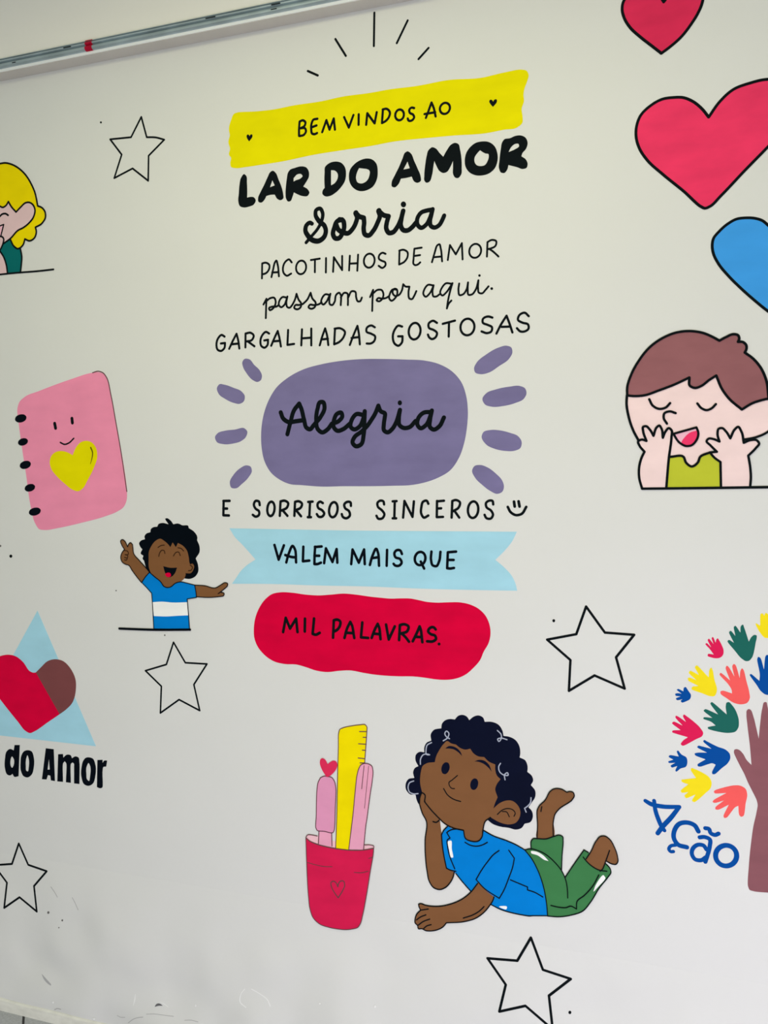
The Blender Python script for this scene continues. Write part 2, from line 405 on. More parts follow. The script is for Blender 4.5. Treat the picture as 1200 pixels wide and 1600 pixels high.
motif('painted_lettering', 'bold black brush script reading Sorria below the fat capitals', 'lettering', None, -0.593, 2.179, [
    (None, 'black', 1, -1, [
        ('S', 86, '-1770,-2@87 -1637,129@83 -1463,303@83 -1349,498@93 -1321,686@96 -1393,808@99 -1497,778@103 -1514,675@106 -1428,507@119 -1273,363@119 -1236,223@119 -1281,94@126 -1429,6@133 -1603,46@133 -1724,169@127 -1790,304@120 -1755,435@114 -1664,483@107 -1609,452@100'),
        ('S', 122, '-805,470 -930,445 -1009,289 -1044,134 -982,27 -880,23 -798,126 -747,310 -784,449 -873,481'),
        ('S', 122, '-965,379@122 -897,230@122 -761,144@122 -643,120@122 -541,195@121 -440,357@121 -407,479@117 -440,595@136'),
        ('S', 120, '-440,595@121 -356,505@121 -233,454@120* -223,335@120 -236,180@120 -200,45@120 -107,11@120 9,108@120 125,299@119 184,464@119 158,581@141'),
        ('S', 118, '158,575 289,462 407,424* 361,274 348,136 420,21 518,27 616,125 713,300 777,515'),
        ('S', 117, '777,515 732,329 719,161 784,52 890,36 1003,101 1099,199'),
        ('S', 105, '1505,467 1369,460 1226,424 1131,287 1150,126 1227,63 1354,127 1448,284 1511,475* 1480,342 1448,193 1468,84 1559,36 1669,79 1747,192 1794,293'),
        ('F', ['851,663 838,623 805,601 763,606 729,635 716,678 729,718 763,740 805,736 838,706'])], None),
])
motif('painted_lettering', 'thin black capitals reading PACOTINHOS DE AMOR below the bold script word', 'lettering', None, -0.588, 2.097, [
    ('painted_word', 'black', 1, -1, [
        ('S', 53, '-3047,401 -3055,20'),
        ('S', 53, '-3047,401 -2950,412 -2845,343 -2854,235 -2936,146 -3036,122'),
        ('S', 53, '-2786,31 -2740,211 -2686,397 -2650,439 -2611,336 -2576,35'),
        ('S', 53, '-2765,146 -2585,139'),
        ('S', 52, '-2219,355 -2293,437 -2396,385 -2462,242 -2442,105 -2353,30 -2235,74'),
        ('C', 52, '-1825,178 -1856,98 -1916,47 -1987,39 -2052,76 -2092,148 -2097,236 -2065,316 -2006,367 -1934,374 -1870,337 -1830,265'),
        ('S', 51, '-1692,368 -1451,381'),
        ('S', 51, '-1582,366 -1585,54'),
        ('S', 51, '-1282,379 -1288,22'),
        ('S', 51, '-1094,24 -1073,382* -852,45* -851,393'),
        ('S', 50, '-648,380 -668,22'),
        ('S', 50, '-432,387 -452,-4'),
        ('S', 50, '-654,186 -447,179'),
        ('C', 50, '-4,184 -35,104 -94,54 -166,46 -231,84 -272,156 -278,245 -247,325 -187,375 -115,382 -50,345 -9,272'),
        ('S', 49, '280,343 198,376 116,319 108,242 185,183 272,136 280,71 198,8 102,68')], 'word PACOTINHOS'),
    ('painted_word', 'black', 1, -1, [
        ('S', 49, '634,388 626,54'),
        ('S', 49, '628,388 728,400 836,331 836,215 755,107 628,54'),
        ('S', 48, '1009,399 991,176 989,35 1023,6 1103,17 1156,59'),
        ('S', 48, '1009,399 1190,408'),
        ('S', 48, '996,226 1151,233')], 'word DE'),
    ('painted_word', 'black', 1, -1, [
        ('S', 48, '1447,38 1513,256 1578,427 1625,448 1662,343 1697,36'),
        ('S', 48, '1487,152 1683,152'),
        ('S', 47, '1835,55 1886,403* 2029,171* 2175,421* 2194,38'),
        ('C', 47, '2630,163 2591,92 2526,52 2452,55 2390,100 2356,175 2360,259 2400,330 2465,369 2538,366 2600,321 2634,247'),
        ('S', 46, '2786,388 2775,53'),
        ('S', 46, '2786,388 2886,428 2992,388 2975,283 2862,232 2792,218'),
        ('S', 46, '2824,230 2925,151 3046,29')], 'word AMOR'),
])
motif('painted_lettering', 'thin black cursive script reading passam por aqui.', 'lettering', None, -0.593, 1.988, [
    ('painted_word', 'black', 1, -1, [
        ('S', 53, '-2965,438 -2880,577* -2890,365 -2900,87'),
        ('S', 53, '-2880,522 -2769,587 -2663,588 -2619,481 -2649,375 -2725,298 -2785,281 -2809,332 -2724,366 -2604,358 -2529,393'),
        ('S', 52, '-2320,568 -2424,589 -2514,501 -2529,393 -2470,335 -2380,383 -2320,514 -2290,592* -2321,432 -2291,322 -2232,304 -2158,367'),
        ('S', 52, '-2158,367 -2084,496 -2039,641* -1981,489 -1908,376 -1937,284 -2026,249 -2105,295 -2069,360 -1981,354 -1864,372'),
        ('S', 52, '-1864,372 -1746,471 -1653,638* -1601,487 -1514,374 -1543,269 -1631,235 -1712,281 -1674,337 -1572,325 -1427,336 -1355,376'),
        ('S', 51, '-1139,546 -1254,568 -1340,481 -1364,376 -1312,319 -1226,380 -1154,507 -1116,571* -1145,427 -1125,306 -1068,289 -997,376'),
        ('S', 51, '-997,376 -953,545 -882,580 -840,523 -840,272'),
        ('S', 50, '-840,457 -741,569 -670,550 -650,417 -651,259'),
        ('S', 50, '-642,443 -543,593 -459,573 -431,427 -389,332 -333,328 -283,416')], 'word passam'),
    ('painted_word', 'black', 1, -1, [
        ('S', 50, '-69,413 9,582* -8,317 -14,69'),
        ('S', 49, '9,498 125,573 229,560 276,452 248,350 166,291 97,322 138,371 235,351 330,357 426,402'),
        ('S', 49, '603,544 508,551 440,453 426,337 481,281 562,327 630,451 611,551 549,566 508,486 576,391 671,409 738,494 779,659'),
        ('S', 49, '779,659 832,603 935,587* 913,455 940,299 994,282 1061,367 1109,466')], 'word por'),
    ('painted_word', 'black', 1, -1, [
        ('S', 48, '1512,575 1406,596 1313,501 1287,376 1340,315 1433,377 1512,511 1538,573* 1512,409 1538,306 1604,301 1683,346'),
        ('S', 47, '1969,577 1839,595 1748,506 1704,369 1748,315 1853,383 1943,503 2000,587* 1944,402 1892,178 1866,-3* 1905,101 1975,177'),
        ('S', 47, '2163,566 2146,411 2177,288 2254,302 2344,421 2377,574'),
        ('S', 47, '2377,574 2369,419 2395,279 2472,286 2561,392 2624,604'),
        ('S', 46, '2624,604 2617,425 2638,311 2714,292 2790,362 2865,443'),
        ('F', ['2679,712 2674,695 2659,685 2640,687 2624,699 2619,717 2624,734 2639,744 2658,742 2674,730']),
        ('F', ['2973,382 2967,364 2951,353 2931,355 2914,368 2908,387 2914,406 2931,416 2951,415 2967,402'])], 'word aqui with its full stop'),
])
motif('painted_lettering', 'thin black capitals reading GARGALHADAS GOSTOSAS above the purple shape', 'lettering', None, -0.619, 1.906, [
    ('painted_word', 'black', 1, -1, [
        ('S', 60, '-3831,503 -3920,552 -4023,468 -4073,307 -4033,167 -3935,136 -3841,203 -3819,336* -3942,329'),
        ('S', 59, '-3698,178 -3596,370 -3482,555* -3434,379 -3403,169'),
        ('S', 60, '-3637,290 -3415,299'),
        ('S', 59, '-3221,546 -3227,188'),
        ('S', 59, '-3221,546 -3073,555 -2986,478 -3034,374 -3214,337'),
        ('S', 59, '-3166,345 -2967,202'),
        ('S', 58, '-2547,505 -2638,553 -2736,481 -2796,324 -2769,198 -2679,150 -2600,206 -2579,347* -2686,335'),
        ('S', 58, '-2490,189 -2403,372 -2305,554* -2259,381 -2217,156'),
        ('S', 58, '-2443,297 -2240,303'),
        ('S', 57, '-2014,561 -2035,185* -1850,199'),
        ('S', 57, '-1631,554 -1651,153'),
        ('S', 57, '-1376,556 -1377,137'),
        ('S', 57, '-1643,327 -1377,329'),
        ('S', 56, '-1147,124 -1083,329 -1000,539* -951,373 -915,118'),
        ('S', 56, '-1102,268 -926,275'),
        ('S', 56, '-735,516 -758,127'),
        ('S', 56, '-746,516 -598,517 -469,413 -506,295 -617,181 -758,127'),
        ('S', 55, '-341,89 -249,314 -140,547* -103,356 -78,88'),
        ('S', 55, '-297,258 -92,270'),
        ('S', 55, '313,484 223,534 104,480 96,395 223,330 320,263 295,145 204,93 103,98')], 'word GARGALHADAS'),
    ('painted_word', 'black', 1, -1, [
        ('S', 58, '1012,457 917,486 819,385 776,202 829,47 918,-2 1006,70 1023,221* 911,227'),
        ('C', 58, '1472,298 1438,203 1375,142 1298,129 1230,170 1187,252 1182,355 1216,450 1280,511 1356,523 1424,482 1467,400'),
        ('S', 57, '1882,491 1786,547 1676,481 1684,387 1804,323 1883,252 1855,154 1760,110 1684,165 1660,223'),
        ('S', 56, '2025,458 2323,515'),
        ('S', 56, '2178,475 2172,146'),
        ('C', 56, '2790,311 2755,220 2684,161 2598,152 2519,194 2468,277 2460,378 2496,470 2566,528 2653,537 2731,494 2782,412'),
        ('S', 55, '3219,527 3111,560 2996,510 2990,429 3112,362 3210,301 3194,205 3096,172 2964,219'),
        ('S', 55, '3316,149 3422,352 3551,547* 3617,372 3689,152'),
        ('S', 55, '3439,296 3617,291'),
        ('S', 54, '4065,503 3969,589 3847,540 3816,439 3922,362 4050,312 4060,215 3971,157 3875,163 3794,242')], 'word GOSTOSAS'),
])
motif('painted_burst', 'purple rounded shape with eight purple rays and the script word Alegria', 'painted shape', None, -0.624, 1.545, [
    ('burst_field', 'purple', 1, -1, [
        ('F', ['-2738,1481 -2717,1768 -2636,2123 -2497,2440 -2300,2717 -1988,2952 -1565,3144 -1034,3259 -476,3318 99,3330 627,3303 1157,3262 1645,3211 1988,3111 2295,2930 2531,2656 2650,2322 2691,1959 2668,1564 2602,1202 2486,873 2266,560 1959,379 1649,273 1335,213 806,191 97,182 -480,183 -1041,174 -1612,214 -1920,239 -2231,365 -2466,545 -2642,834 -2720,1158'])], None),
    ('ray', 'purple', 1, -1, [
        ('F', ['-3267,3422 -3206,3498 -3066,3484 -2928,3334 -2770,3183 -2707,3037 -2739,2932 -2830,2889 -2969,2942 -3148,3129 -3247,3295'])], None),
    ('ray', 'purple', 1, -1, [
        ('F', ['-4014,2786 -3940,2874 -3797,2857 -3533,2767 -3291,2656 -3203,2538 -3232,2402 -3353,2341 -3515,2368 -3778,2486 -3962,2620'])], None),
    ('ray', 'purple', 1, -1, [
        ('F', ['-4080,1492 -4010,1582 -3784,1649 -3499,1672 -3216,1698 -3136,1616 -3177,1473 -3318,1367 -3541,1310 -3827,1297 -4032,1363'])], None),
    ('ray', 'purple', 1, -1, [
        ('F', ['-3649,299 -3546,481 -3342,661 -3161,732 -3041,694 -3009,586 -3102,424 -3304,243 -3467,135 -3609,153'])], None),
    ('ray', 'purple', 1, -1, [
        ('F', ['2838,2971 2897,3099 3128,3283 3422,3429 3600,3461 3714,3413 3740,3299 3666,3157 3424,2991 3195,2856 2981,2827 2865,2871'])], None),
    ('ray', 'purple', 1, -1, [
        ('F', ['3039,2242 3131,2370 3360,2452 3685,2504 3911,2511 4039,2448 4072,2334 4009,2208 3816,2118 3525,2056 3264,2049 3099,2110'])], None),
    ('ray', 'purple', 1, -1, [
        ('F', ['3025,1359 3068,1456 3233,1501 3462,1486 3690,1425 3884,1340 3965,1209 3934,1064 3789,1002 3595,1002 3333,1058 3135,1160'])], None),
    ('ray', 'purple', 1, -1, [
        ('F', ['2799,556 2855,654 2988,679 3170,618 3368,470 3516,305 3556,175 3517,44 3403,-5 3238,61 3039,209 2873,374'])], None),
    ('painted_word', 'black', 2, -1, [
        ('S', 113, '-2178,2081 -2108,1923 -1953,1826 -1760,1842 -1569,1862'),
        ('S', 113, '-1993,1519 -1907,1818 -1798,2133 -1663,2287* -1606,2162 -1530,1878 -1455,1665 -1371,1628 -1264,1731'),
        ('S', 111, '-1264,1731 -1075,1935 -969,2177 -1006,2300 -1093,2303 -1157,2148 -1196,1869 -1151,1623 -1038,1543 -888,1616 -775,1753'),
        ('S', 110, '-775,1753 -589,1817 -493,1936 -522,2023 -626,2002 -712,1855 -712,1647 -627,1575 -478,1607 -294,1740'),
        ('S', 109, '36,1955 -110,1977 -238,1842 -264,1653 -184,1599 -37,1665 54,1834 101,2039* 90,1765 72,1456 -1,1217 -129,1177 -221,1272 -165,1409 -1,1526 181,1694 267,1811 376,1979 455,2164'),
        ('S', 107, '455,2164 519,2026 627,1965 620,1870 598,1717 609,1546 691,1504 805,1576 912,1743 1010,2044'),
        ('S', 106, '1010,2044 982,1842 1000,1673 1106,1602 1246,1616 1404,1763'),
        ('S', 104, '1767,1971 1612,1959 1473,1828 1456,1661 1526,1585 1664,1656 1767,1854 1812,2003* 1768,1787 1768,1603 1854,1544 1991,1614 2110,1827'),
        ('F', ['1060,2215 1050,2180 1023,2159 990,2160 964,2183 954,2219 964,2254 990,2275 1023,2274 1050,2251'])], 'black script word Alegria'),
])
motif('painted_lettering', 'spaced black capitals reading E SORRISOS SINCEROS with a smiley at the end', 'lettering', None, -0.612, 1.483, [
    ('painted_word', 'black', 1, -1, [
        ('S', 71, '-3956,420 -3967,42'),
        ('S', 71, '-3964,420 -3780,424'),
        ('S', 71, '-3966,218 -3855,219'),
        ('S', 71, '-3967,42 -3803,37')], 'letter E'),
    ('painted_word', 'black', 1, -1, [
        ('S', 69, '-2906,316 -2926,406 -3025,423 -3074,333 -3026,225 -2927,153 -2927,63 -3027,15 -3107,61'),
        ('C', 69, '-2484,213 -2507,121 -2551,55 -2605,34 -2653,63 -2684,133 -2688,228 -2665,320 -2621,385 -2567,406 -2519,378 -2488,307'),
        ('S', 68, '-2314,415 -2335,43'),
        ('S', 68, '-2314,415 -2197,433 -2100,373 -2128,266 -2296,176'),
        ('S', 68, '-2257,187 -2121,45'),
        ('S', 68, '-1907,403 -1927,47'),
        ('S', 68, '-1907,403 -1810,421 -1714,357 -1741,268 -1896,189'),
        ('S', 68, '-1869,179 -1742,38'),
        ('S', 67, '-1542,404 -1420,412'),
        ('S', 67, '-1492,404 -1512,22'),
        ('S', 67, '-1554,15 -1467,16'),
        ('S', 67, '-1143,377 -1219,412 -1283,359 -1268,254 -1163,195 -1106,114 -1163,33 -1258,32 -1307,95'),
        ('C', 66, '-747,197 -777,104 -828,39 -887,20 -939,52 -969,127 -970,225 -940,318 -889,383 -829,401 -778,369 -748,294'),
        ('S', 66, '-387,311 -398,398 -490,408 -564,345 -546,258 -435,172 -416,68 -509,-2 -609,38 -631,101')], 'word SORRISOS'),
    ('painted_word', 'black', 1, -1, [
        ('S', 64, '482,351 464,426 381,443 309,384 320,298 435,196 489,111 435,7 327,-1 284,68'),
        ('S', 64, '703,427 803,434'),
        ('S', 64, '757,427 746,17'),
        ('S', 64, '704,10 793,11'),
        ('S', 63, '970,30 1005,438* 1209,49* 1244,429'),
        ('S', 63, '1606,373 1564,447 1478,423 1432,288 1433,119 1495,35 1606,87'),
        ('S', 62, '1823,441 1817,49'),
        ('S', 62, '1823,431 1995,448'),
        ('S', 62, '1823,257 1926,264'),
        ('S', 62, '1817,49 1971,57'),
        ('S', 62, '2199,442 2183,42'),
        ('S', 61, '2199,442 2284,466 2385,410 2359,293 2210,192'),
        ('S', 61, '2250,209 2369,44'),
        ('C', 61, '2828,226 2803,129 2752,60 2688,38 2629,69 2590,145 2581,246 2606,344 2658,412 2722,434 2781,402 2820,326'),
        ('S', 60, '3185,364 3168,446 3086,452 3014,396 3027,297 3136,216 3180,118 3127,29 3021,41 2981,116')], 'word SINCEROS'),
    ('painted_smiley', 'black', 1, -1, [
        ('S', 67, '3674,432 3691,318'),
        ('S', 67, '3781,438 3804,318'),
        ('S', 63, '3529,307 3594,187 3724,116 3853,147 3959,310')], None),
])
motif('painted_banner', 'pale blue swallow-tailed ribbon banner lettered VALEM MAIS QUE', 'banner', None, -0.614, 1.307, [
    ('banner_field', 'sky', 1, -1, [
        ('F', ['-3769,1460* -2297,1456 -397,1452 1237,1464 3762,1486* 3666,1279 3504,1063 3260,811* 3474,636 3637,461 3736,268 3778,100* 2613,75 1238,60 152,64 -1147,41 -2697,28 -3704,-5* -3580,154 -3458,322 -3295,473 -3013,655* -3212,857 -3413,1053 -3595,1214'])], None),
    ('painted_word', 'ink', 2, -1, [
        ('S', 72, '-2468,1047 -2351,669* -2201,1042'),
        ('S', 71, '-2136,603 -2066,831 -1948,1030 -1891,942 -1861,611'),
        ('S', 72, '-2163,792 -2008,750 -1872,739'),
        ('S', 71, '-1659,1018 -1672,645* -1495,667'),
        ('S', 70, '-1334,1025 -1350,795 -1355,582'),
        ('S', 70, '-1342,1018 -1156,1036'),
        ('S', 70, '-1354,795 -1221,798'),
        ('S', 70, '-1355,582 -1279,584 -1176,623'),
        ('S', 70, '-1089,614 -1039,989* -863,649* -750,978* -732,635')], 'word VALEM'),
    ('painted_word', 'ink', 2, -1, [
        ('S', 69, '-361,610 -324,977* -159,651* -19,984* -1,620'),
        ('S', 68, '133,603 202,833 304,1008 347,906 372,590'),
        ('S', 68, '184,771 365,803'),
        ('S', 67, '581,987 570,595'),
        ('S', 67, '962,897 919,981 831,986 770,916 795,814 920,766 955,681 884,604 777,615 749,648')], 'word MAIS'),
    ('painted_word', 'ink', 2, -1, [
        ('C', 66, '1553,777 1521,699 1463,647 1394,635 1332,666 1295,732 1292,815 1324,893 1382,945 1452,957 1513,926 1550,860'),
        ('S', 66, '1440,722 1524,555'),
        ('S', 65, '1707,972 1697,769 1743,636 1829,621 1898,741 1931,971'),
        ('S', 65, '2113,965 2097,579'),
        ('S', 65, '2113,965 2314,986'),
        ('S', 65, '2103,780 2256,784'),
        ('S', 65, '2097,579 2172,574 2264,591')], 'word QUE'),
])
motif('painted_banner', 'crimson wavy rounded blob lettered MIL PALAVRAS.', 'painted shape', None, -0.61, 1.091, [
    ('banner_field', 'crimson', 1, -1, [
        ('F', ['-3111,980 -3079,1234 -2954,1548 -2769,1793 -2586,1926 -2344,1983 -2013,1985 -1628,1951 -1275,1946 -955,1978 -610,2018 -269,2005 125,1968 404,1952 625,1943 899,1960 1144,1965 1333,1939 1548,1903 1814,1894 2079,1913 2367,1925 2600,1889 2833,1785 2987,1639 3090,1414 3111,1186 3066,980 2951,768 2862,558 2708,368 2528,200 2293,80 2030,27 1765,21 1497,41 1227,50 818,26 459,19 125,30 -72,48 -441,84 -699,58 -1076,-1 -1368,19 -1633,84 -1900,134 -2230,126 -2533,175 -2837,351 -3021,564 -3097,756'])], None),
    ('painted_word', 'black', 2, -1, [
        ('S', 75, '-2272,956 -2196,1328* -2077,1058* -1905,1320* -1868,978'),
        ('S', 74, '-1659,1333 -1666,1003'),
        ('S', 74, '-1408,1350 -1448,954* -1366,937 -1254,992')], 'word MIL'),
    ('painted_word', 'black', 2, -1, [
        ('S', 73, '-870,1331 -891,887'),
        ('S', 73, '-870,1331 -783,1354 -697,1312 -703,1204 -784,1091 -876,1040'),
        ('S', 72, '-583,899 -511,1146 -426,1313* -383,1234 -321,914'),
        ('S', 72, '-540,1032 -349,1034'),
        ('S', 71, '-108,1315 -142,938* 46,935'),
        ('S', 71, '139,941 223,1159 298,1301* 334,1218 371,922'),
        ('S', 71, '181,1050 348,1046'),
        ('S', 70, '515,1294 584,926* 741,1261'),
        ('S', 70, '872,1299 851,928'),
        ('S', 70, '872,1299 982,1326 1090,1279 1063,1164 886,1089'),
        ('S', 70, '913,1096 1009,1016 1104,903'),
        ('S', 69, '1199,917 1307,1138 1374,1294* 1401,1222 1442,910'),
        ('S', 69, '1267,1031 1421,1034'),
        ('S', 69, '1776,1242 1723,1291 1629,1266 1589,1180 1656,1118 1763,1085 1784,1008 1710,947 1563,938'),
        ('F', ['1899,893 1892,871 1873,856 1850,855 1831,867 1824,888 1831,910 1850,924 1873,926 1891,914'])], 'word PALAVRAS with its full stop'),
])
motif('painted_notebook', 'pink notebook drawing with a smiling face and a yellow heart', 'notebook drawing', None, -1.494, 1.44, [
    ('cover', 'pink', 1, -1, [
        ('F', ['-1791,3506 -1726,3672 -1536,3817 -1041,3966 50,4253 759,4402 1030,4406 1164,4351 1258,4217 1387,3759 1586,2783 1767,1908 1879,1099 1869,873 1772,678 1562,547 1176,413 394,224 -406,63 -894,-4 -1078,20 -1219,187 -1357,626 -1509,1539 -1680,2556 -1763,3133'])], None),
    ('edge_line', 'brownline', 2, -1, [
        ('S', 27, '797,4407 991,4440 1145,4384 1259,4250 1387,3792 1532,3076 1730,2037 1879,1099')], None),
    ('binding_ring', 'ink', 2, -1, [
        ('F', ['-1478,3246 -1496,3173 -1583,3114 -1708,3090 -1821,3112 -1881,3170 -1863,3243 -1774,3303 -1650,3326 -1536,3305'])], None),
    ('binding_ring', 'ink', 2, -1, [
        ('F', ['-1436,2574 -1448,2508 -1521,2452 -1629,2425 -1730,2439 -1785,2488 -1773,2554 -1699,2610 -1591,2637 -1491,2622'])], None),
    ('binding_ring', 'ink', 2, -1, [
        ('F', ['-1344,1916 -1357,1845 -1439,1781 -1559,1751 -1671,1765 -1732,1818 -1719,1890 -1636,1954 -1516,1984 -1404,1970'])], None),
    ('binding_ring', 'ink', 2, -1, [
        ('F', ['-1205,1255 -1217,1187 -1293,1127 -1406,1098 -1510,1110 -1568,1159 -1555,1227 -1478,1287 -1366,1317 -1261,1304'])], None),
    ('binding_ring', 'ink', 2, -1, [
        ('F', ['-1016,569 -1035,497 -1127,434 -1255,405 -1371,420 -1431,475 -1411,547 -1319,609 -1190,638 -1075,623'])], None),
    ('eye', 'black', 2, -1, [
        ('S', 97, '-498,3032 -468,2898')], None),
    ('eye', 'black', 2, -1, [
        ('S', 95, '91,3158 106,3033')], None),
    ('mouth', 'black', 2, -1, [
        ('S', 44, '-312,2490 -173,2434 -13,2474 147,2596')], None),
    ('painted_heart', 'yellow', 2, -1, [
        ('F', ['102,2125* -56,2200 -256,2246 -457,2226 -620,2118 -683,1935 -625,1734 -426,1516 -148,1298 89,1149 287,1109 426,1181 605,1428 805,1755 925,2081 889,2310 735,2476 560,2519 383,2483 243,2370'])], None),
    ('highlight_line', 'olive', 3, 10, [
        ('S', 39, '714,2329@39 771,2197@36 749,2018@25 697,1871@11')], None),
])
motif('painted_star', 'black outline star with nothing painted above it, upper left near the metal rail', 'star', 'outline stars on the wall', -1.265, 2.388, [
    (None, 'black', 1, -1, [
        ('C', 49, '148,1726* 313,1163* 592,1119 856,1024* 367,663* 349,-2* -140,387* -727,197* -481,802* -847,1263* -179,1229*')], None),
])
motif('painted_star', 'black outline star directly below the boy in the blue striped shirt', 'star', 'outline stars on the wall', -1.156, 0.944, [
    (None, 'black', 1, -1, [
        ('C', 47, '-64,1968* 296,1434* 956,1444* 554,859* 728,168* 95,414* -493,-3* -454,736* -956,1130* -292,1347*')], None),
])
motif('painted_star', 'black outline star under the words do Amor, cut by the left picture edge', 'star', 'outline stars on the wall', -1.685, 0.314, [
    (None, 'black', 1, -1, [
        ('C', 58, '-35,2015* 295,1429* 950,1336* 492,828* 581,87* -33,413* -601,2* -486,778* -953,1235* -293,1369*')], None),
])
motif('painted_star', 'black outline star below the curly-haired lying child, lowest of the stars', 'star', 'outline stars on the wall', -0.206, 0.286, [
    (None, 'black', 1, -1, [
        ('C', 61, '58,2094* 341,1375* 981,1279* 484,782* 575,-4* -62,429* -682,163* -530,849* -971,1409* -259,1482*')], None),
])
motif('painted_star', 'black outline star above and left of the handprint tree, biggest of the stars', 'star', 'outline stars on the wall', -0.07, 1.089, [
    (None, 'black', 1, -1, [
        ('C', 57, '-92,1976* 325,1400* 959,1384* 573,850* 765,150* 105,402* -464,3* -434,721* -965,1164* -306,1328*')], None),
])
motif('paint_dot', 'tiny black dot up and left of the uppermost outline star', 'paint dot', 'small black dots beside the stars', -1.379, 2.561, [
    (None, 'black', 1, -1, [
        ('F', ['30,28 24,12 8,4 -12,7 -27,19 -33,37 -27,53 -11,62 9,59 24,46'])], None),
])
motif('paint_dot', 'tiny black dot under the pink notebook near the left picture edge', 'paint dot', 'small black dots beside the stars', -1.704, 1.357, [
    (None, 'black', 1, -1, [
        ('F', ['54,46 43,18 17,0 -16,-1 -42,15 -52,43 -41,71 -15,89 18,90 44,73'])], None),
])
motif('paint_dot', 'tiny black dot just left of the biggest outline star', 'paint dot', 'small black dots beside the stars', -0.152, 1.247, [
    (None, 'black', 1, -1, [
        ('F', ['36,36 30,14 14,-1 -7,-2 -23,11 -30,33 -23,55 -7,69 13,70 30,57'])], None),
])
motif('paint_dot', 'tiny black dot right of the lowest outline star', 'paint dot', 'small black dots beside the stars', -0.109, 0.33, [
    (None, 'black', 1, -1, [
        ('F', ['31,47 24,22 7,4 -15,0 -32,11 -39,33 -32,58 -15,76 6,81 24,70'])], None),
])
motif('painted_girl', 'blonde girl in a green shirt, half out of the picture on the left', 'painted girl', None, -1.731, 2.177, [
    ('hair', 'yellowhair', 1, -1, [
        ('F', ['65,3183 254,3179 471,3115 748,2956 991,2727 1171,2458 1289,2209 1347,1980 1375,1834* 1526,1763 1630,1628 1637,1480 1520,1331 1290,1239* 1319,1117 1255,949 1086,879 918,945* 853,789 666,694 527,782 406,982 -926,1238 -1767,1837 -1889,2366 -1615,2850 -1054,3140 -409,3237'])], None),
    ('body', 'skinrose', 2, -1, [
        ('F', ['-1333,2150 -589,2094 45,1969 155,1924 265,1963 354,2066* 452,1917 620,1741* 793,1867 949,1962 1072,1966 1223,1870 1282,1727 1234,1547 1063,1378 845,1264 690,1217 406,1007 169,891 90,861 -450,861 -1091,1126 -1407,1671']),
        ('F', ['-446,1115 31,1106 109,1099 172,1042 154,905 89,785 24,703* 147,528 253,266 290,31* -785,76* -712,580'])], 'pink skin of face, hand and arm'),
    ('shirt', 'teal', 2, -1, [
        ('F', ['169,891* 406,994 543,768 666,694 759,673 802,444 783,245 749,10* 297,31* 253,266 147,528 24,691* 105,809'])], None),
    ('mouth', 'pinkmouth', 3, -1, [
        ('F', ['178,1432* 79,1139 31,1094* -157,1264* -28,1377'])], None),
    ('outline', 'black', 3, -1, [
        ('S', 50, '-1054,3140 -409,3237 65,3183 254,3179 471,3115 748,2956 991,2727 1171,2458 1289,2209 1347,1980 1375,1834* 1526,1763 1630,1628 1637,1480 1520,1331 1290,1239* 1319,1117 1255,949 1086,879 918,945* 853,789 666,694 527,782 406,982'),
        ('S', 50, '-1333,2150 -589,2094 45,1969 155,1924 265,1963 354,2066* 452,1917 620,1741* 793,1867 949,1962 1072,1966 1223,1870 1282,1727 1234,1547 1063,1378 845,1264 690,1217 406,1007 169,891'),
        ('S', 50, '759,673 802,444 783,245 749,10'),
        ('S', 51, '24,691 147,528 253,266 290,36'),
        ('S', 51, '-159,1132 31,1109 119,1085 171,1017 154,918 95,798 24,696'),
        ('S', 41, '-157,1264 -28,1377 178,1432* 79,1139'),
        ('S', 54, '8,1651 136,1733 246,1734 339,1679')], None),
    ('table_line', 'black', 3, -1, [
        ('S', 50, '-1273,65 13,14 390,15 749,10 1409,-3 1893,1')], None),
])
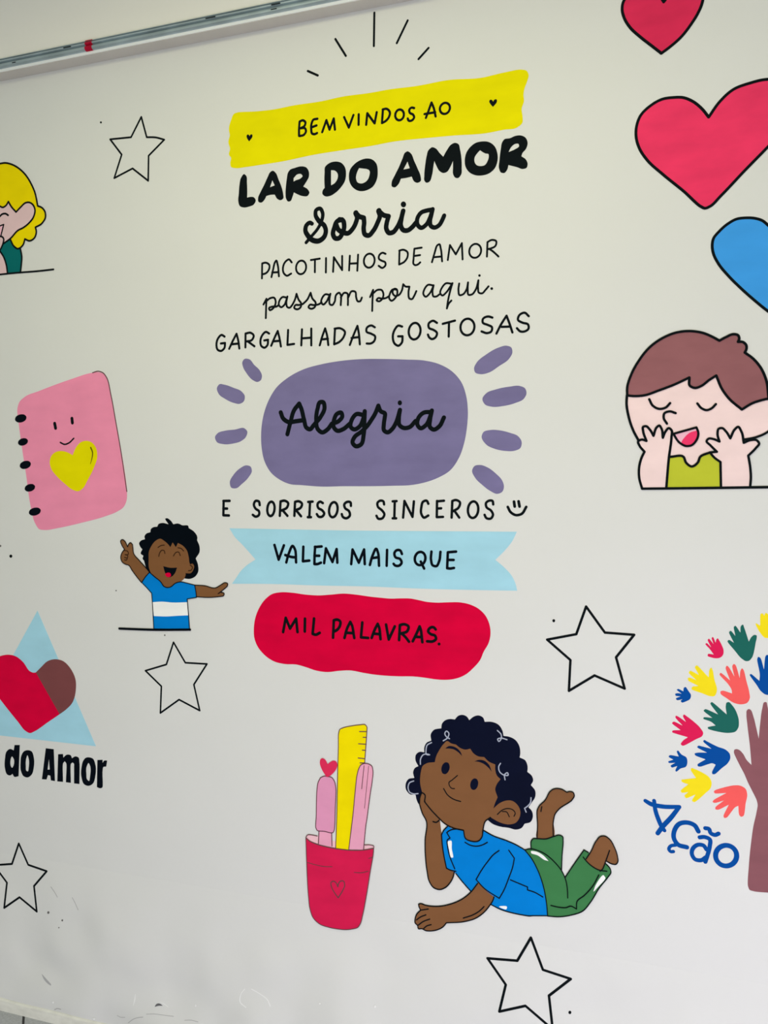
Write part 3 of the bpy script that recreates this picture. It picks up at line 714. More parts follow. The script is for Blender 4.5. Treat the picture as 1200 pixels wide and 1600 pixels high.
motif('painted_boy', 'boy in a blue shirt with a white stripe, arms spread, pointing up', 'painted boy', None, -1.165, 1.169, [
    ('hair', 'hairblack', 1, -1, [
        ('F', ['-1032,2398 -981,2457 -845,2504* -861,2577 -809,2651 -674,2697* -656,2784 -571,2838 -454,2851* -420,2918 -303,2955 -103,2922* -202,3075 -152,3087 -36,3024 46,2924* 194,2946 325,2899* 504,2887 520,2830* 682,2732 778,2591 771,2505* 841,2349 846,2207 725,2018* 789,1862 797,1662 722,1545 542,1461 363,1469 -182,1515 -718,1585 -818,1729 -884,1917* -924,1960 -900,2049* -984,2105 -932,2224* -999,2296'])], None),
    ('body', 'skinbrown', 2, -1, [
        ('F', ['-731,1965 -719,2170 -644,2318 -508,2466 -356,2527 -240,2471 -125,2387 -49,2301* 25,2433* 123,2305* 190,2422* 353,2339 467,2212 514,2055 562,1870 643,1886 692,1830 668,1701 592,1612 429,1598* 379,1476 247,1370 82,1315 -2,1246 -118,1203 -251,1236 -334,1335 -484,1418 -634,1544 -717,1702']),
        ('F', ['-711,1615* -852,1757 -1020,1914 -1206,2115 -1228,2276 -1248,2364 -1306,2401 -1358,2362 -1393,2287* -1495,2447 -1563,2482 -1616,2451 -1582,2327 -1497,2211* -1585,2106 -1621,1971 -1570,1854 -1467,1798 -1364,1772 -1262,1642 -1127,1484 -965,1313* -838,1464']),
        ('F', ['697,1300* 995,1296 1331,1252 1474,1328 1617,1398 1687,1378 1680,1321 1473,1144* 1584,1105 1568,1056 1377,1012 1121,987 740,986*'])], 'brown skin of face and both arms'),
    ('shirt', 'blue', 3, -1, [
        ('F', ['-701,1600* -838,1464 -951,1313* -790,1173 -639,1032* -618,769 -580,53* 532,98* 502,500 466,917* 750,972* 729,1143 697,1300* 476,1341 247,1370 82,1315 -2,1246 -118,1203 -251,1231 -350,1349 -550,1488'])], None),
    ('shirt_stripe', 'white', 4, -1, [
        ('F', ['-617,784* -322,811 11,802 466,830* 496,477* 174,450 -158,416 -577,405*'])], 'white chest stripe'),
    ('mouth', 'hairblack', 3, -1, [
        ('F', ['-273,1780* -80,1745 158,1752* 84,1596 -16,1506 -132,1488 -198,1573'])], None),
    ('tongue', 'crimson', 4, -1, [
        ('F', ['-215,1557 -131,1610 -48,1592 -32,1526 -132,1485'])], None),
    ('eye', 'darkbrown', 3, -1, [
        ('S', 27, '-411,2046 -383,2134 -309,2214 -243,2204 -217,2130')], None),
    ('eye', 'darkbrown', 3, -1, [
        ('S', 27, '48,2067 122,2161 204,2177 259,2083')], None),
    ('eyebrow', 'darkbrown', 3, -1, [
        ('S', 27, '-432,2287 -341,2339 -235,2355')], None),
    ('eyebrow', 'darkbrown', 3, -1, [
        ('S', 27, '189,2292 287,2274 362,2210')], None),
    ('ear_line', 'darkbrown', 3, -1, [
        ('S', 27, '562,1832 626,1785 593,1698 511,1682')], None),
    ('finger_line', 'darkbrown', 3, -1, [
        ('S', 28, '-1498,2182 -1394,2154 -1378,2081 -1482,2064* -1396,2036 -1413,1977 -1500,1989* -1414,1962 -1449,1911 -1500,1921')], None),
    ('outline', 'hairblack', 5, -1, [
        ('S', 24, '-711,1615 -852,1757 -1020,1914 -1206,2115 -1228,2276 -1248,2364 -1306,2401 -1358,2362 -1393,2287* -1495,2447 -1563,2482 -1616,2451 -1582,2327 -1497,2211* -1585,2106 -1621,1971 -1570,1854 -1467,1798 -1364,1772 -1262,1642 -1127,1484 -965,1313'),
        ('S', 23, '697,1300 995,1296 1331,1252 1474,1328 1617,1398 1687,1378 1680,1321 1473,1144* 1584,1105 1568,1056 1377,1012 1121,987 740,986'),
        ('S', 23, '1473,1144 1403,1098'),
        ('C', 23, '-701,1600* -838,1464 -951,1313* -790,1173 -639,1032* -618,769 -580,53* 532,98* 502,500 466,917* 750,972* 729,1143 697,1300* 476,1341 247,1370 82,1315 -2,1246 -118,1203 -251,1231 -350,1349 -550,1488'),
        ('S', 19, '429,1598 592,1612 668,1701 692,1830 643,1886 562,1870')], None),
    ('table_line', 'hairblack', 6, -1, [
        ('S', 63, '-1687,3 -597,29 548,93')], None),
])
motif('painted_emblem', 'pale blue triangle with a red and brown heart over the words do Amor', 'emblem', None, -1.619, 0.713, [
    ('triangle', 'sky', 1, -1, [
        ('F', ['76,4933* 2032,1180* -2401,1164*'])], None),
    ('heart_half', 'crimson', 2, -1, [
        ('F', ['-5,3133* 809,1986* 396,1716 -73,1411 -244,1342 -394,1388 -669,1638 -1313,2258 -1659,2623 -1742,2975 -1647,3339 -1292,3522 -963,3586 -726,3559 -470,3417 -217,3153 -90,3120'])], 'red part of the heart'),
    ('heart_half', 'brown', 2, -1, [
        ('F', ['-5,3133* 166,3285 421,3493 694,3563 962,3519 1206,3322 1366,3024 1370,2715 1255,2362 1026,2136 809,1986*'])], 'brown part of the heart'),
    ('painted_word', 'ink', 1, -1, [
        ('F', ['-802,934* -615,953* -673,24* -834,-4 -889,71* -977,15 -1086,32 -1162,202 -1158,488 -1097,709 -965,801 -835,771*', '-903,586 -839,522 -855,307 -908,247 -951,296 -948,510']),
        ('F', ['-346,827 -188,801 -118,632 -123,350 -199,130 -359,24 -500,54 -584,194 -593,441 -555,658 -467,780', '-340,680 -299,578 -302,331 -339,203 -390,215 -409,354 -393,568'])], 'word do'),
    ('painted_word', 'ink', 1, -1, [
        ('F', ['310,950* 587,950* 616,28* 477,30* 458,168* 374,176* 322,40* 161,29*', '415,653* 440,341* 364,332*']),
        ('F', ['739,819* 906,843* 917,740* 1050,840 1174,829 1214,753* 1338,818 1440,794 1467,659 1459,37* 1279,34* 1286,605* 1233,634* 1179,594 1164,38* 998,36* 1014,594 965,641* 910,583 895,35* 699,27*']),
        ('F', ['1794,838 1927,811 2006,648 2002,339 1919,107 1756,19 1614,55 1535,235 1539,529 1602,725 1684,813', '1784,675 1832,595 1828,320 1778,159 1718,204 1699,340 1710,564']),
        ('F', ['2076,792* 2248,817* 2247,725* 2308,799 2400,809* 2366,635* 2274,615 2245,502 2227,22 2159,-3 2051,19*'])], 'word Amor'),
])
motif('painted_pencil_cup', 'crimson cup drawing holding a yellow ruler and two pink pens', 'cup drawing', None, -0.682, 0.434, [
    ('cup_lining', 'palepink', 1, -1, [
        ('F', ['-925,2263 -871,2309 -745,2326 -608,2319 -201,2252 619,2267 841,2288 922,2261 922,2193* 619,2132 212,2074 -201,2075 -619,2116 -829,2176'])], None),
    ('ruler', 'yellowdeep', 2, -1, [
        ('F', ['-20,5042 11,5132 93,5179 338,5254 541,5297 692,5311 732,5266 732,5170 702,4745 672,4337 539,2897 253,2080* -122,2051* -75,2911 -48,4085 -31,4671'])], None),
    ('ruler_marking', 'brownline', 3, 1, [
        ('S', 24, '537,5127 718,5144'),
        ('S', 24, '632,4992 712,4996'),
        ('S', 24, '510,4816 712,4823'),
        ('S', 24, '611,4664 698,4667'),
        ('S', 24, '500,4454 672,4453'),
        ('S', 24, '550,4334 672,4347'),
        ('S', 21, '-108,2069 -75,2911 -48,4085 -31,4671 -20,5042 11,5132 93,5179 338,5254 541,5297 692,5311 732,5266 732,5170 702,4745 672,4337')], None),
    ('pen', 'pinklight', 2, -1, [
        ('F', ['-555,2480* -221,2466* -207,2094* -577,2102*'])], 'capped pink pen with a heart on top'),
    ('pen_cap', 'pinkcap', 3, 3, [
        ('F', ['-520,3838 -405,3894 -322,3889 -218,3881 -136,3783 -105,3650 -116,3101 -148,2529 -179,2466 -221,2451 -408,2465 -618,2467 -649,2522 -638,2839 -631,3234 -615,3532 -583,3713'])], None),
    ('pen_line', 'brownline', 4, 3, [
        ('C', 22, '-520,3838* -405,3894 -322,3889 -218,3881 -136,3783 -105,3650 -116,3101 -148,2529 -179,2466 -221,2451 -408,2465 -618,2467 -649,2522 -638,2839 -631,3234 -615,3532 -583,3713'),
        ('S', 22, '-565,2459 -581,2121'),
        ('S', 22, '-217,2456 -207,2114')], None),
    ('pen_heart', 'rosered', 5, 3, [
        ('F', ['-321,4212* -394,4322 -467,4350 -519,4309 -534,4229 -488,4077 -405,3949 -339,3881 -280,3904 -135,4037 -73,4141 -56,4240 -93,4305 -166,4317 -238,4280'])], None),
    ('pen', 'pinklight', 4, -1, [
        ('F', ['672,4333 782,4330 862,4290 892,4188 872,3897 822,3583 771,3211 731,2916 711,2803 640,2134* 249,2099* 294,2451 366,3025 418,3555 479,4046 520,4186 581,4289'])], 'plain pink pen leaning right'),
    ('pen_line', 'brownline', 5, 7, [
        ('S', 17, '661,4278 631,4005 596,3682'),
        ('S', 12, '782,4282 742,3882 671,3198'),
        ('S', 21, '644,2135 711,2803 731,2916 771,3211 822,3583 872,3897 892,4188 862,4290 782,4330 672,4333 581,4289 520,4186 479,4046 418,3555 366,3025 294,2451 249,2099')], None),
    ('cup_body', 'raspberry', 5, -1, [
        ('F', ['-925,2233* -830,2166 -619,2106 -305,2071 6,2065 314,2079 660,2137 912,2211* 902,2075 821,1599 720,982 618,459 557,234 496,136 332,59 168,15 -39,-5 -309,-2 -561,45 -729,175 -813,380 -855,692 -905,1600'])], None),
    ('cup_line', 'brownline', 6, 9, [
        ('C', 22, '-925,2233* -830,2166 -619,2106 -305,2071 6,2065 314,2079 660,2137 912,2211* 902,2075 821,1599 720,982 618,459 557,234 496,136 332,59 168,15 -39,-5 -309,-2 -561,45 -729,175 -813,380 -855,692 -905,1600'),
        ('S', 20, '-925,2243 -882,2308 -745,2326 -608,2319'),
        ('S', 19, '680,2266 821,2286 922,2261 912,2211'),
        ('S', 17, '-884,1593 -662,1566 -410,1557 -202,1584'),
        ('S', 17, '395,1525 578,1543 771,1614'),
        ('S', 17, '781,1937 881,1985'),
        ('C', 27, '-47,1086* -99,1186 -171,1215 -234,1166 -224,1069 -141,924 -37,803* 87,1019 139,1164 108,1257 25,1245 -26,1178')], None),
])
motif('painted_child', 'curly-haired child lying down, chin on hand, in blue shirt and green trousers', 'painted child', None, -0.256, 0.469, [
    ('hair', 'navyhair', 1, -1, [
        ('F', ['-2192,3128 -2252,3266 -2267,3337 -2402,3336 -2507,3441 -2517,3586 -2448,3711 -2298,3757* -2328,3900 -2283,4007 -2194,4060* -2268,4198 -2254,4345 -2164,4418 -2046,4419* -2046,4540 -1987,4662 -1869,4726* -1884,4875 -1810,4991 -1620,5052* -1606,5160 -1518,5260 -1402,5299 -1286,5297* -1200,5396 -1085,5426 -985,5387 -933,5312* -828,5406 -700,5446 -601,5406 -558,5306* -403,5320 -235,5270 -137,5139 -109,5009* 16,5004 182,4931 266,4799 286,4606 272,4534* 404,4478 460,4345 455,4210* 556,4132 592,4025 538,3907* 640,3780 641,3641 560,3492 486,3371* 561,3296 589,3160 535,3028 398,2968* 330,2861 192,2801 26,2821 -169,2823 -366,2869 -508,2964 -1108,3117 -1690,3334'])], None),
    ('body', 'skincaramel', 2, -1, [
        ('F', ['-2119,3981 -2090,4071 -1986,4155 -1780,4206* -1750,4339 -1663,4521 -1561,4675 -1474,4756 -1372,4708 -1256,4691* -1169,4628 -1025,4591 -905,4626* -825,4520 -711,4461 -569,4456* -456,4360 -301,4306* -301,4179 -258,4042 -174,3967* -258,3844 -299,3727 -242,3521* -298,3387 -345,3240* -172,3403 -33,3470 106,3479 231,3395 295,3263 274,3092 191,2969 25,2905 -170,2922 -409,3019* -536,2903 -578,2756 -597,2497 -676,2414 -876,2387 -1005,2441 -1063,2620* -1309,2645 -1513,2719 -1689,2841 -1836,2968 -2014,3208 -2089,3402 -2148,3657']),
        ('F', ['-2089,3417 -2029,3380 -2020,3192 -1895,3062 -1718,2867 -1659,2802 -1636,2674 -1624,2584 -1555,2159 -1437,1683 -1292,1589 -1306,1471 -1393,1284 -1509,1150 -1656,1078 -1803,1104 -1907,1234 -1967,1488 -2012,1891 -2013,2328 -1998,2423 -1984,2716 -2088,2907 -2163,3131 -2148,3279']),
        ('F', ['689,2668 700,2962 693,3341 734,3434 869,3590 990,3818 1063,3877 1257,3892 1366,3837* 1427,3862 1511,3847 1535,3782 1488,3677 1187,3415 1103,3291 1067,3136 1062,2744 898,2672']),
        ('F', ['1796,2295* 1895,2491 2031,2788 2124,2905 2218,2925 2324,2866 2431,2695 2502,2483 2510,2374 2469,2306 2387,2299 2258,2349* 2200,2242 2153,2136 2106,2109 1964,2170'])], 'brown skin of face, arms and feet'),
    ('trousers', 'green', 2, -1, [
        ('F', ['554,2358* 558,2587 602,2644 701,2657 898,2679 1069,2758 1215,2810 1276,2786 1289,2687 1267,2332 1257,1978* 1073,2127 827,2294']),
        ('F', ['417,2351* 529,2392 703,2378 901,2305 1097,2156 1257,1978 1343,1840* 1534,2169 1759,2539* 1876,2484* 1820,2311 1916,2200 2106,2116* 2164,2237 2246,2286 2341,2188 2360,2105 2296,1984 2109,1707 1922,1353 1733,1097 1493,970 1202,879 945,854* 919,1141 831,1585 705,1921 555,2179'])], None),
    ('shirt', 'blue', 3, -1, [
        ('F', ['-1454,2670* -1556,2549 -1606,2441* -1585,2183 -1540,1900 -1481,1633* -1277,1548 -1074,1347 -872,1157 -643,1027 -387,911 -161,833 174,789 532,787 587,801 945,861* 919,1141 831,1585 705,1921 555,2179 405,2349* 194,2444 -29,2512 -337,2583 -592,2692* -614,2518 -690,2416 -876,2382 -1005,2422 -1063,2623* -1251,2627 -1352,2625'])], None),
    ('forearm', 'skincaramel', 4, -1, [
        ('F', ['-701,1390* -501,1221 -317,1113* -345,1017 -415,892 -556,697 -755,520 -1042,386 -1478,283* -1566,166 -1713,68 -2009,2 -2099,31 -2189,16 -2204,87 -2270,149 -2270,237 -2234,361 -2129,490* -2174,577 -2180,629 -2130,652 -2010,633 -1685,657 -1392,757 -1102,925 -872,1148'])], None),
    ('eyebrow', 'navyhair', 3, -1, [
        ('F', ['-1523,4570* -1430,4636 -1314,4636 -1184,4569 -1126,4489 -1105,4429* -1198,4511 -1314,4570 -1430,4579'])], None),
    ('eyebrow', 'navyhair', 3, -1, [
        ('F', ['-802,4332* -682,4379 -569,4371 -456,4289 -385,4127* -484,4229 -597,4302 -696,4329'])], None),
    ('eye', 'navyhair', 3, -1, [
        ('F', ['-1417,4072 -1458,3988 -1520,3941 -1580,3950 -1613,4012 -1609,4102 -1568,4187 -1505,4233 -1446,4224 -1413,4162'])], None),
    ('eye', 'navyhair', 3, -1, [
        ('F', ['-714,3767 -748,3685 -805,3638 -862,3643 -897,3699 -898,3785 -863,3867 -806,3915 -749,3909 -714,3853'])], None),
    ('nose_line', 'black', 3, -1, [
        ('S', 24, '-1217,3941 -1341,3821 -1428,3734 -1413,3669 -1355,3610 -1288,3612')], None),
    ('mouth', 'black', 3, -1, [
        ('S', 28, '-1558,3580 -1456,3434 -1311,3350 -1137,3314')], None),
    ('ear_line', 'black', 3, -1, [
        ('S', 23, '-246,3111 -115,3240 24,3286 135,3257 177,3192 149,3118'),
        ('S', 24, '-129,3196 -32,3200 38,3090')], None),
    ('hair_curl', 'greyblue', 2, 0, [
        ('S', 28, '-1570,4752 -1459,4843 -1436,4960 -1489,4998 -1532,4937 -1488,4855 -1416,4819')], None),
    ('hair_curl', 'greyblue', 2, 0, [
        ('S', 28, '-1863,4680 -1972,4606 -2001,4487 -1986,4372 -1912,4374* -1942,4383 -2060,4365 -2140,4240 -2143,4115')], None),
    ('hair_curl', 'greyblue', 2, 0, [
        ('S', 27, '-254,5128 -165,5038 -164,4939 -220,4869 -248,4917 -178,4952 -25,4930')], None),
    ('hair_curl', 'greyblue', 2, 0, [
        ('S', 27, '-176,4347 -217,4272 -189,4134 -91,4075 6,4085 -8,4140 -77,4090 -68,3965')], None),
    ('hair_curl', 'greyblue', 2, 0, [
        ('S', 28, '-2313,3683 -2417,3627 -2456,3505 -2417,3393 -2312,3361 -2202,3380')], None),
    ('hair_curl', 'greyblue', 2, 0, [
        ('S', 27, '545,3607 532,3488 464,3396 396,3337* 432,3252')], None),
    ('shirt_highlight', 'white', 4, 3, [
        ('F', ['-1439,2305 -1372,2328 -1351,2129 -1322,1917 -1365,1910 -1418,2091'])], None),
    ('shirt_highlight', 'white', 4, 3, [
        ('F', ['-195,893 -134,915 -8,915 -22,856 -105,857'])], None),
    ('trouser_highlight', 'white', 3, 2, [
        ('F', ['549,2331 654,2346 827,2282 958,2161* 877,2170 704,2259 555,2294'])], None),
    ('trouser_highlight', 'white', 3, 2, [
        ('F', ['2197,2011 2237,1962 2085,1728 1980,1600 2010,1716'])], None),
    ('outline', 'black', 5, -1, [
        ('S', 27, '-201,2248 -335,2129 -476,1938 -617,1718 -753,1463* -558,1283 -191,1093* -79,1315 31,1616 127,1913 162,2115* 28,2288'),
        ('S', 27, '73,1580 474,1472* 474,1402* 639,1371 830,1290'),
        ('S', 27, '-1025,2333 -904,2283 -747,2277 -590,2335 -483,2407'),
        ('S', 28, '-1063,2623 -1251,2627 -1410,2569 -1477,2511* -1395,2389* -1454,2340 -1453,2173 -1394,1921 -1277,1649'),
        ('S', 28, '-1481,1633 -1394,1603 -1248,1589'),
        ('S', 28, '-1063,469 -813,597 -670,707 -557,834'),
        ('S', 28, '-2234,229 -2129,320 -1995,395'),
        ('S', 28, '-2189,104 -2069,212 -1897,306'),
        ('S', 28, '-2054,39 -1980,116 -1861,174'),
        ('S', 28, '-2129,490 -2040,517 -1936,551'),
        ('S', 28, '-715,1374 -872,1148 -1102,925 -1392,757 -1685,657 -2010,633 -2130,652 -2180,629 -2174,577 -2129,490* -2234,361 -2270,237 -2270,149 -2204,87 -2189,16 -2099,31 -2009,2 -1713,68 -1566,166 -1478,283* -1042,386 -755,520 -556,697 -415,892 -345,1017 -317,1107'),
        ('S', 28, '-1248,1537 -1074,1347 -878,1156'),
        ('S', 27, '-387,911@27 -161,833@27 174,789@27 532,787@27 587,801@24 945,861@24'),
        ('S', 28, '-1454,2670 -1556,2549 -1606,2441* -1585,2183 -1540,1900 -1481,1633'),
        ('S', 27, '-592,2692 -614,2518 -690,2416 -876,2382 -1005,2422 -1063,2623'),
        ('S', 27, '-592,2692@27 -337,2583@27 -29,2512@27 194,2444@27 405,2349@24* 555,2179@24 705,1921@24 831,1585@24 919,1141@24 945,861@24'),
        ('S', 28, '-2163,3131 -2148,3308 -2089,3417 -2029,3380 -2035,3205* -1895,3048 -1689,2856 -1513,2719 -1309,2645 -1063,2620'),
        ('S', 28, '-1821,2737 -1747,2727 -1665,2787'),
        ('S', 28, '-2163,3131 -2088,2907 -1984,2716 -1998,2423 -2013,2328 -2012,1891 -1967,1488 -1907,1234 -1803,1104 -1656,1078 -1509,1150 -1393,1284 -1306,1471 -1286,1575'),
        ('S', 27, '-409,3019 -536,2903 -578,2756 -591,2640'),
        ('S', 24, '417,2351 529,2392 703,2378 901,2305 1097,2156 1257,1978 1355,1766 1393,1545 1401,1358'),
        ('S', 24, '1018,1119 1201,1106 1371,1126 1468,1175 1601,1131* 1611,1303 1778,1480 1967,1735 2095,2003'),
        ('S', 24, '1343,1840 1534,2169 1759,2539* 1855,2495'),
        ('S', 23, '1743,2370 1784,2318 1916,2200 2106,2116 2271,2116'),
        ('S', 24, '554,2383 558,2587 602,2644 701,2657 898,2679 1069,2758 1215,2810 1276,2786 1289,2687 1267,2332 1257,2003'),
        ('S', 23, '2246,2286 2341,2188 2360,2105 2296,1984 2109,1707 1922,1353 1733,1097 1493,970 1202,879 945,854'),
        ('S', 24, '689,2668 700,2962 693,3341 734,3434 869,3590 990,3818 1063,3877 1257,3892 1366,3837* 1427,3862 1511,3847 1535,3782 1488,3677 1187,3415 1103,3291 1067,3136 1062,2769'),
        ('S', 23, '1808,2334 1914,2524 2031,2788 2124,2905 2218,2925 2324,2866 2431,2695 2502,2483 2510,2374 2469,2306 2387,2299 2258,2349'),
        ('S', 23, '2326,2606 2257,2387 2165,2138 2118,2093'),
        ('S', 24, '796,3429 777,3313')], None),
])
motif('painted_boy', 'pale boy with brown hair, hands on his cheeks, in a lime shirt', 'painted boy', None, 0.181, 1.556, [
    ('body', 'skinpale', 1, -1, [
        ('F', ['-1757,2090 -1741,1803 -1657,1486 -1504,1112 -1325,766 -842,703 -551,699 -498,586 -379,487 -262,569 -212,695 -31,803 376,1018 679,1081 954,1116 1126,1222 1296,1435 1318,1678 1192,1872 1068,1931 817,2104 105,2463 -1204,2324'])], 'pale skin of face and both arms'),
    ('hair', 'mauvebrown', 2, -1, [
        ('F', ['-1743,2089* -1745,2261 -1665,2543 -1505,2848 -1265,3147 -999,3329 -735,3425 -421,3439 -161,3376 20,3282 148,3200* 275,3267 427,3321 515,3294 541,3224 517,3152* 605,3146 681,3066 682,2984 653,2917* 809,2786 961,2588 1076,2311 1130,1915* 1068,1904 821,1831 609,1701* 366,1929 211,2155 93,2450* -48,2359 -201,2241 -331,2199 -436,2250 -450,2432* -725,2304 -1069,2177 -1390,2076 -1607,2070'])], None),
    ('shirt', 'lime', 2, -1, [
        ('F', ['-842,703* -551,699 -498,572 -379,487 -262,569 -212,695 -18,789* 73,663 190,564* 213,37* -894,19* -879,392'])], None),
    ('arm', 'skinpale', 3, -1, [
        ('F', ['-1413,2* -1469,225 -1472,511 -1419,711 -1366,824* -1475,968 -1503,1054 -1436,1096 -1327,1065* -1397,1280 -1398,1380 -1344,1393 -1262,1320 -1180,1176* -1115,1359 -1062,1400 -1013,1328 -984,1129* -927,1269 -861,1338 -808,1295 -806,1126 -855,675 -902,19*'])], None),
    ('arm', 'skinpale', 3, -1, [
        ('F', ['208,37* 202,578* 73,677 -18,789* 123,801* -7,942 -86,1041 -47,1088 43,1080 172,1022* 132,1189 156,1300 220,1312 297,1241 388,1087* 475,1278 537,1332 602,1234 655,985* 780,1038 905,1035 955,966 894,871 746,709* 786,462 802,242 791,49*'])], None),
    ('mouth', 'pinkmouth', 3, -1, [
        ('F', ['-767,1209* -296,1339* -256,1226 -293,1059 -397,949 -501,937 -633,1010'])], None),
    ('tongue', 'crimsonlight', 4, 5, [
        ('F', ['-295,1269* -256,1198 -293,1059 -397,949 -501,937 -594,1009 -529,1134 -425,1230'])], None),
    ('outline', 'black', 5, -1, [
        ('C', 54, '-1743,2089* -1745,2261 -1665,2543 -1505,2848 -1265,3147 -999,3329 -735,3425 -421,3439 -161,3376 20,3282 148,3200* 275,3267 427,3321 515,3294 541,3224 517,3152* 605,3146 681,3066 682,2984 653,2917* 809,2786 961,2588 1076,2311 1130,1915* 1068,1904 821,1831 609,1701* 366,1929 211,2155 93,2450* -48,2359 -201,2241 -331,2199 -436,2250 -450,2432* -725,2304 -1069,2177 -1390,2076 -1607,2070'),
        ('S', 56, '-1749,2090 -1756,1918 -1712,1631 -1600,1285 -1504,1097'),
        ('S', 52, '-1276,1987 -1200,1843 -1065,1768 -932,1792 -840,1887'),
        ('S', 51, '-281,1860 -196,1754 -93,1709 10,1747 91,1833'),
        ('S', 52, '-902,1438 -970,1567 -957,1665 -851,1705 -724,1664'),
        ('S', 52, '-842,703 -551,699 -498,572 -379,487 -262,569 -212,695 -18,789'),
        ('S', 49, '654,1054 879,1096 1126,1216 1296,1435 1318,1678 1192,1872 1118,1910'),
        ('S', 53, '-902,19 -855,675 -806,1126 -808,1295 -861,1338 -927,1269 -984,1129* -1013,1328 -1062,1400 -1115,1359 -1180,1176* -1262,1320 -1344,1393 -1398,1380 -1397,1280 -1327,1065* -1436,1096 -1503,1054 -1475,968 -1366,824* -1419,711 -1472,511 -1469,225 -1408,2'),
        ('S', 50, '213,37 197,578* 73,677 -18,789* 123,801* -7,942 -86,1041 -47,1088 43,1080 172,1022* 132,1189 156,1300 220,1312 297,1241 388,1087* 475,1278 537,1332 602,1234 655,985* 780,1038 905,1035 955,966 894,871 746,709* 786,462 802,242 791,49'),
        ('C', 49, '-767,1209* -296,1339* -256,1226 -293,1059 -397,949 -501,937 -633,1010')], None),
    ('table_line', 'black', 5, -1, [
        ('S', 57, '-1408,2 -127,15 791,27 1753,37')], None),
])
motif('painted_heart', 'small red outlined heart at the very top right, cut by the picture edge', 'heart', None, 0.072, 2.509, [
    ('heart_field', 'rosered', 1, -1, [
        ('F', ['39,1096* -46,1243 -188,1387 -415,1460 -642,1415 -799,1267 -829,1095 -787,909 -665,680 -434,418 -177,168 -1,-3* 160,96 408,287 598,514 733,722 813,909 838,1077 782,1260 617,1378 397,1392 204,1283'])], None),
    ('outline', 'black', 2, -1, [
        ('C', 62, '39,1096* -46,1243 -188,1387 -415,1460 -642,1415 -799,1267 -829,1095 -787,909 -665,680 -434,418 -177,168 -1,-3* 160,96 408,287 598,514 733,722 813,909 838,1077 782,1260 617,1378 397,1392 204,1283')], None),
])
motif('painted_heart', 'large red outlined heart above the blue heart', 'heart', None, 0.179, 2.163, [
    ('heart_field', 'rose', 1, -1, [
        ('F', ['-96,1940* -235,2139 -428,2328 -622,2435 -816,2465 -1040,2463 -1293,2353 -1490,2175 -1574,1949 -1580,1712 -1512,1465 -1339,1175 -1025,840 -575,404 -241,51 -152,0 -49,30 165,232 615,698 1072,1154 1389,1479 1590,1873 1560,2214 1377,2439 1170,2542 961,2566 726,2540 382,2451 117,2232'])], None),
    ('outline', 'black', 2, -1, [
        ('C', 61, '-96,1940* -235,2139 -428,2328 -622,2435 -816,2465 -1040,2463 -1293,2353 -1490,2175 -1574,1949 -1580,1712 -1512,1465 -1339,1175 -1025,840 -575,404 -241,51 -152,0 -49,30 165,232 615,698 1072,1154 1389,1479 1590,1873 1560,2214 1377,2439 1170,2542 961,2566 726,2540 382,2451 117,2232')], None),
])
motif('painted_heart', 'blue outlined heart under the large red heart, cut by the right picture edge', 'heart', None, 0.294, 1.898, [
    ('heart_field', 'heartblue', 1, -1, [
        ('F', ['-56,2159 -166,2266 -306,2329 -502,2360 -671,2352 -840,2270 -1010,2126 -1123,1983 -1147,1831 -1120,1658 -1017,1433 -828,1171 -569,874 -313,610 -34,346 275,98 454,-4* 682,191 1012,616 1139,1052 1067,1429 864,1656 635,1738 419,1698 283,1591* 185,1841 86,2016'])], None),
    ('outline', 'black', 2, -1, [
        ('C', 58, '-56,2159 -166,2266 -306,2329 -502,2360 -671,2352 -840,2270 -1010,2126 -1123,1983 -1147,1831 -1120,1658 -1017,1433 -828,1171 -569,874 -313,610 -34,346 275,98 454,-4* 682,191 1012,616 1139,1052 1067,1429 864,1656 635,1738 419,1698 283,1591* 185,1841 86,2016')], None),
])
motif('painted_handprint', 'small red handprint at the upper left edge of the tree crown', 'handprint', 'handprint leaves of the painted tree', 0.193, 1.185, [
    (None, 'handred', 1, -1, [
        ('F', ['-183,310 -160,325 -65,237* -137,402 -118,424 -19,314* -56,449 -35,467 25,344* 41,423 63,445 92,405 151,292 185,189 173,83 115,21 38,3 -59,16 -137,49 -128,85 -11,82* -90,193'])], None),
])
motif('painted_handprint', 'green handprint with fingers up, right of the small red handprint', 'handprint', 'handprint leaves of the painted tree', 0.248, 1.183, [
    (None, 'handgreen', 1, -1, [
        ('F', ['-288,414 -266,440 -160,385* -258,615 -233,641 -133,538* -163,735 -139,757 -34,616* -21,763 13,792 37,735 135,428* 190,535 246,580 284,572 267,394 196,77 140,11 83,1 6,44 -148,223'])], None),
])
motif('painted_handprint', 'yellow handprint cut by the right picture edge, topmost of the tree', 'handprint', 'handprint leaves of the painted tree', 0.293, 1.236, [
    (None, 'handyellow', 1, -1, [
        ('F', ['-178,301 -97,253* -87,512 -59,524 -21,474* 16,538 44,519 82,459* 128,523 148,379 187,237 152,70 60,-2 4,-1 -91,98'])], None),
])
motif('painted_handprint', 'yellow handprint between a tiny blue and a coral handprint', 'handprint', 'handprint leaves of the painted tree', 0.169, 1.101, [
    (None, 'handyellow', 1, -1, [
        ('F', ['-291,371 -265,379 -117,332* -276,491 -257,529 -69,451* -149,628 -120,660 131,414* 149,589 178,633 207,582 244,384 301,156 286,70 248,8 171,1 14,48 -219,133 -204,174 -76,207* -292,324'])], None),
])
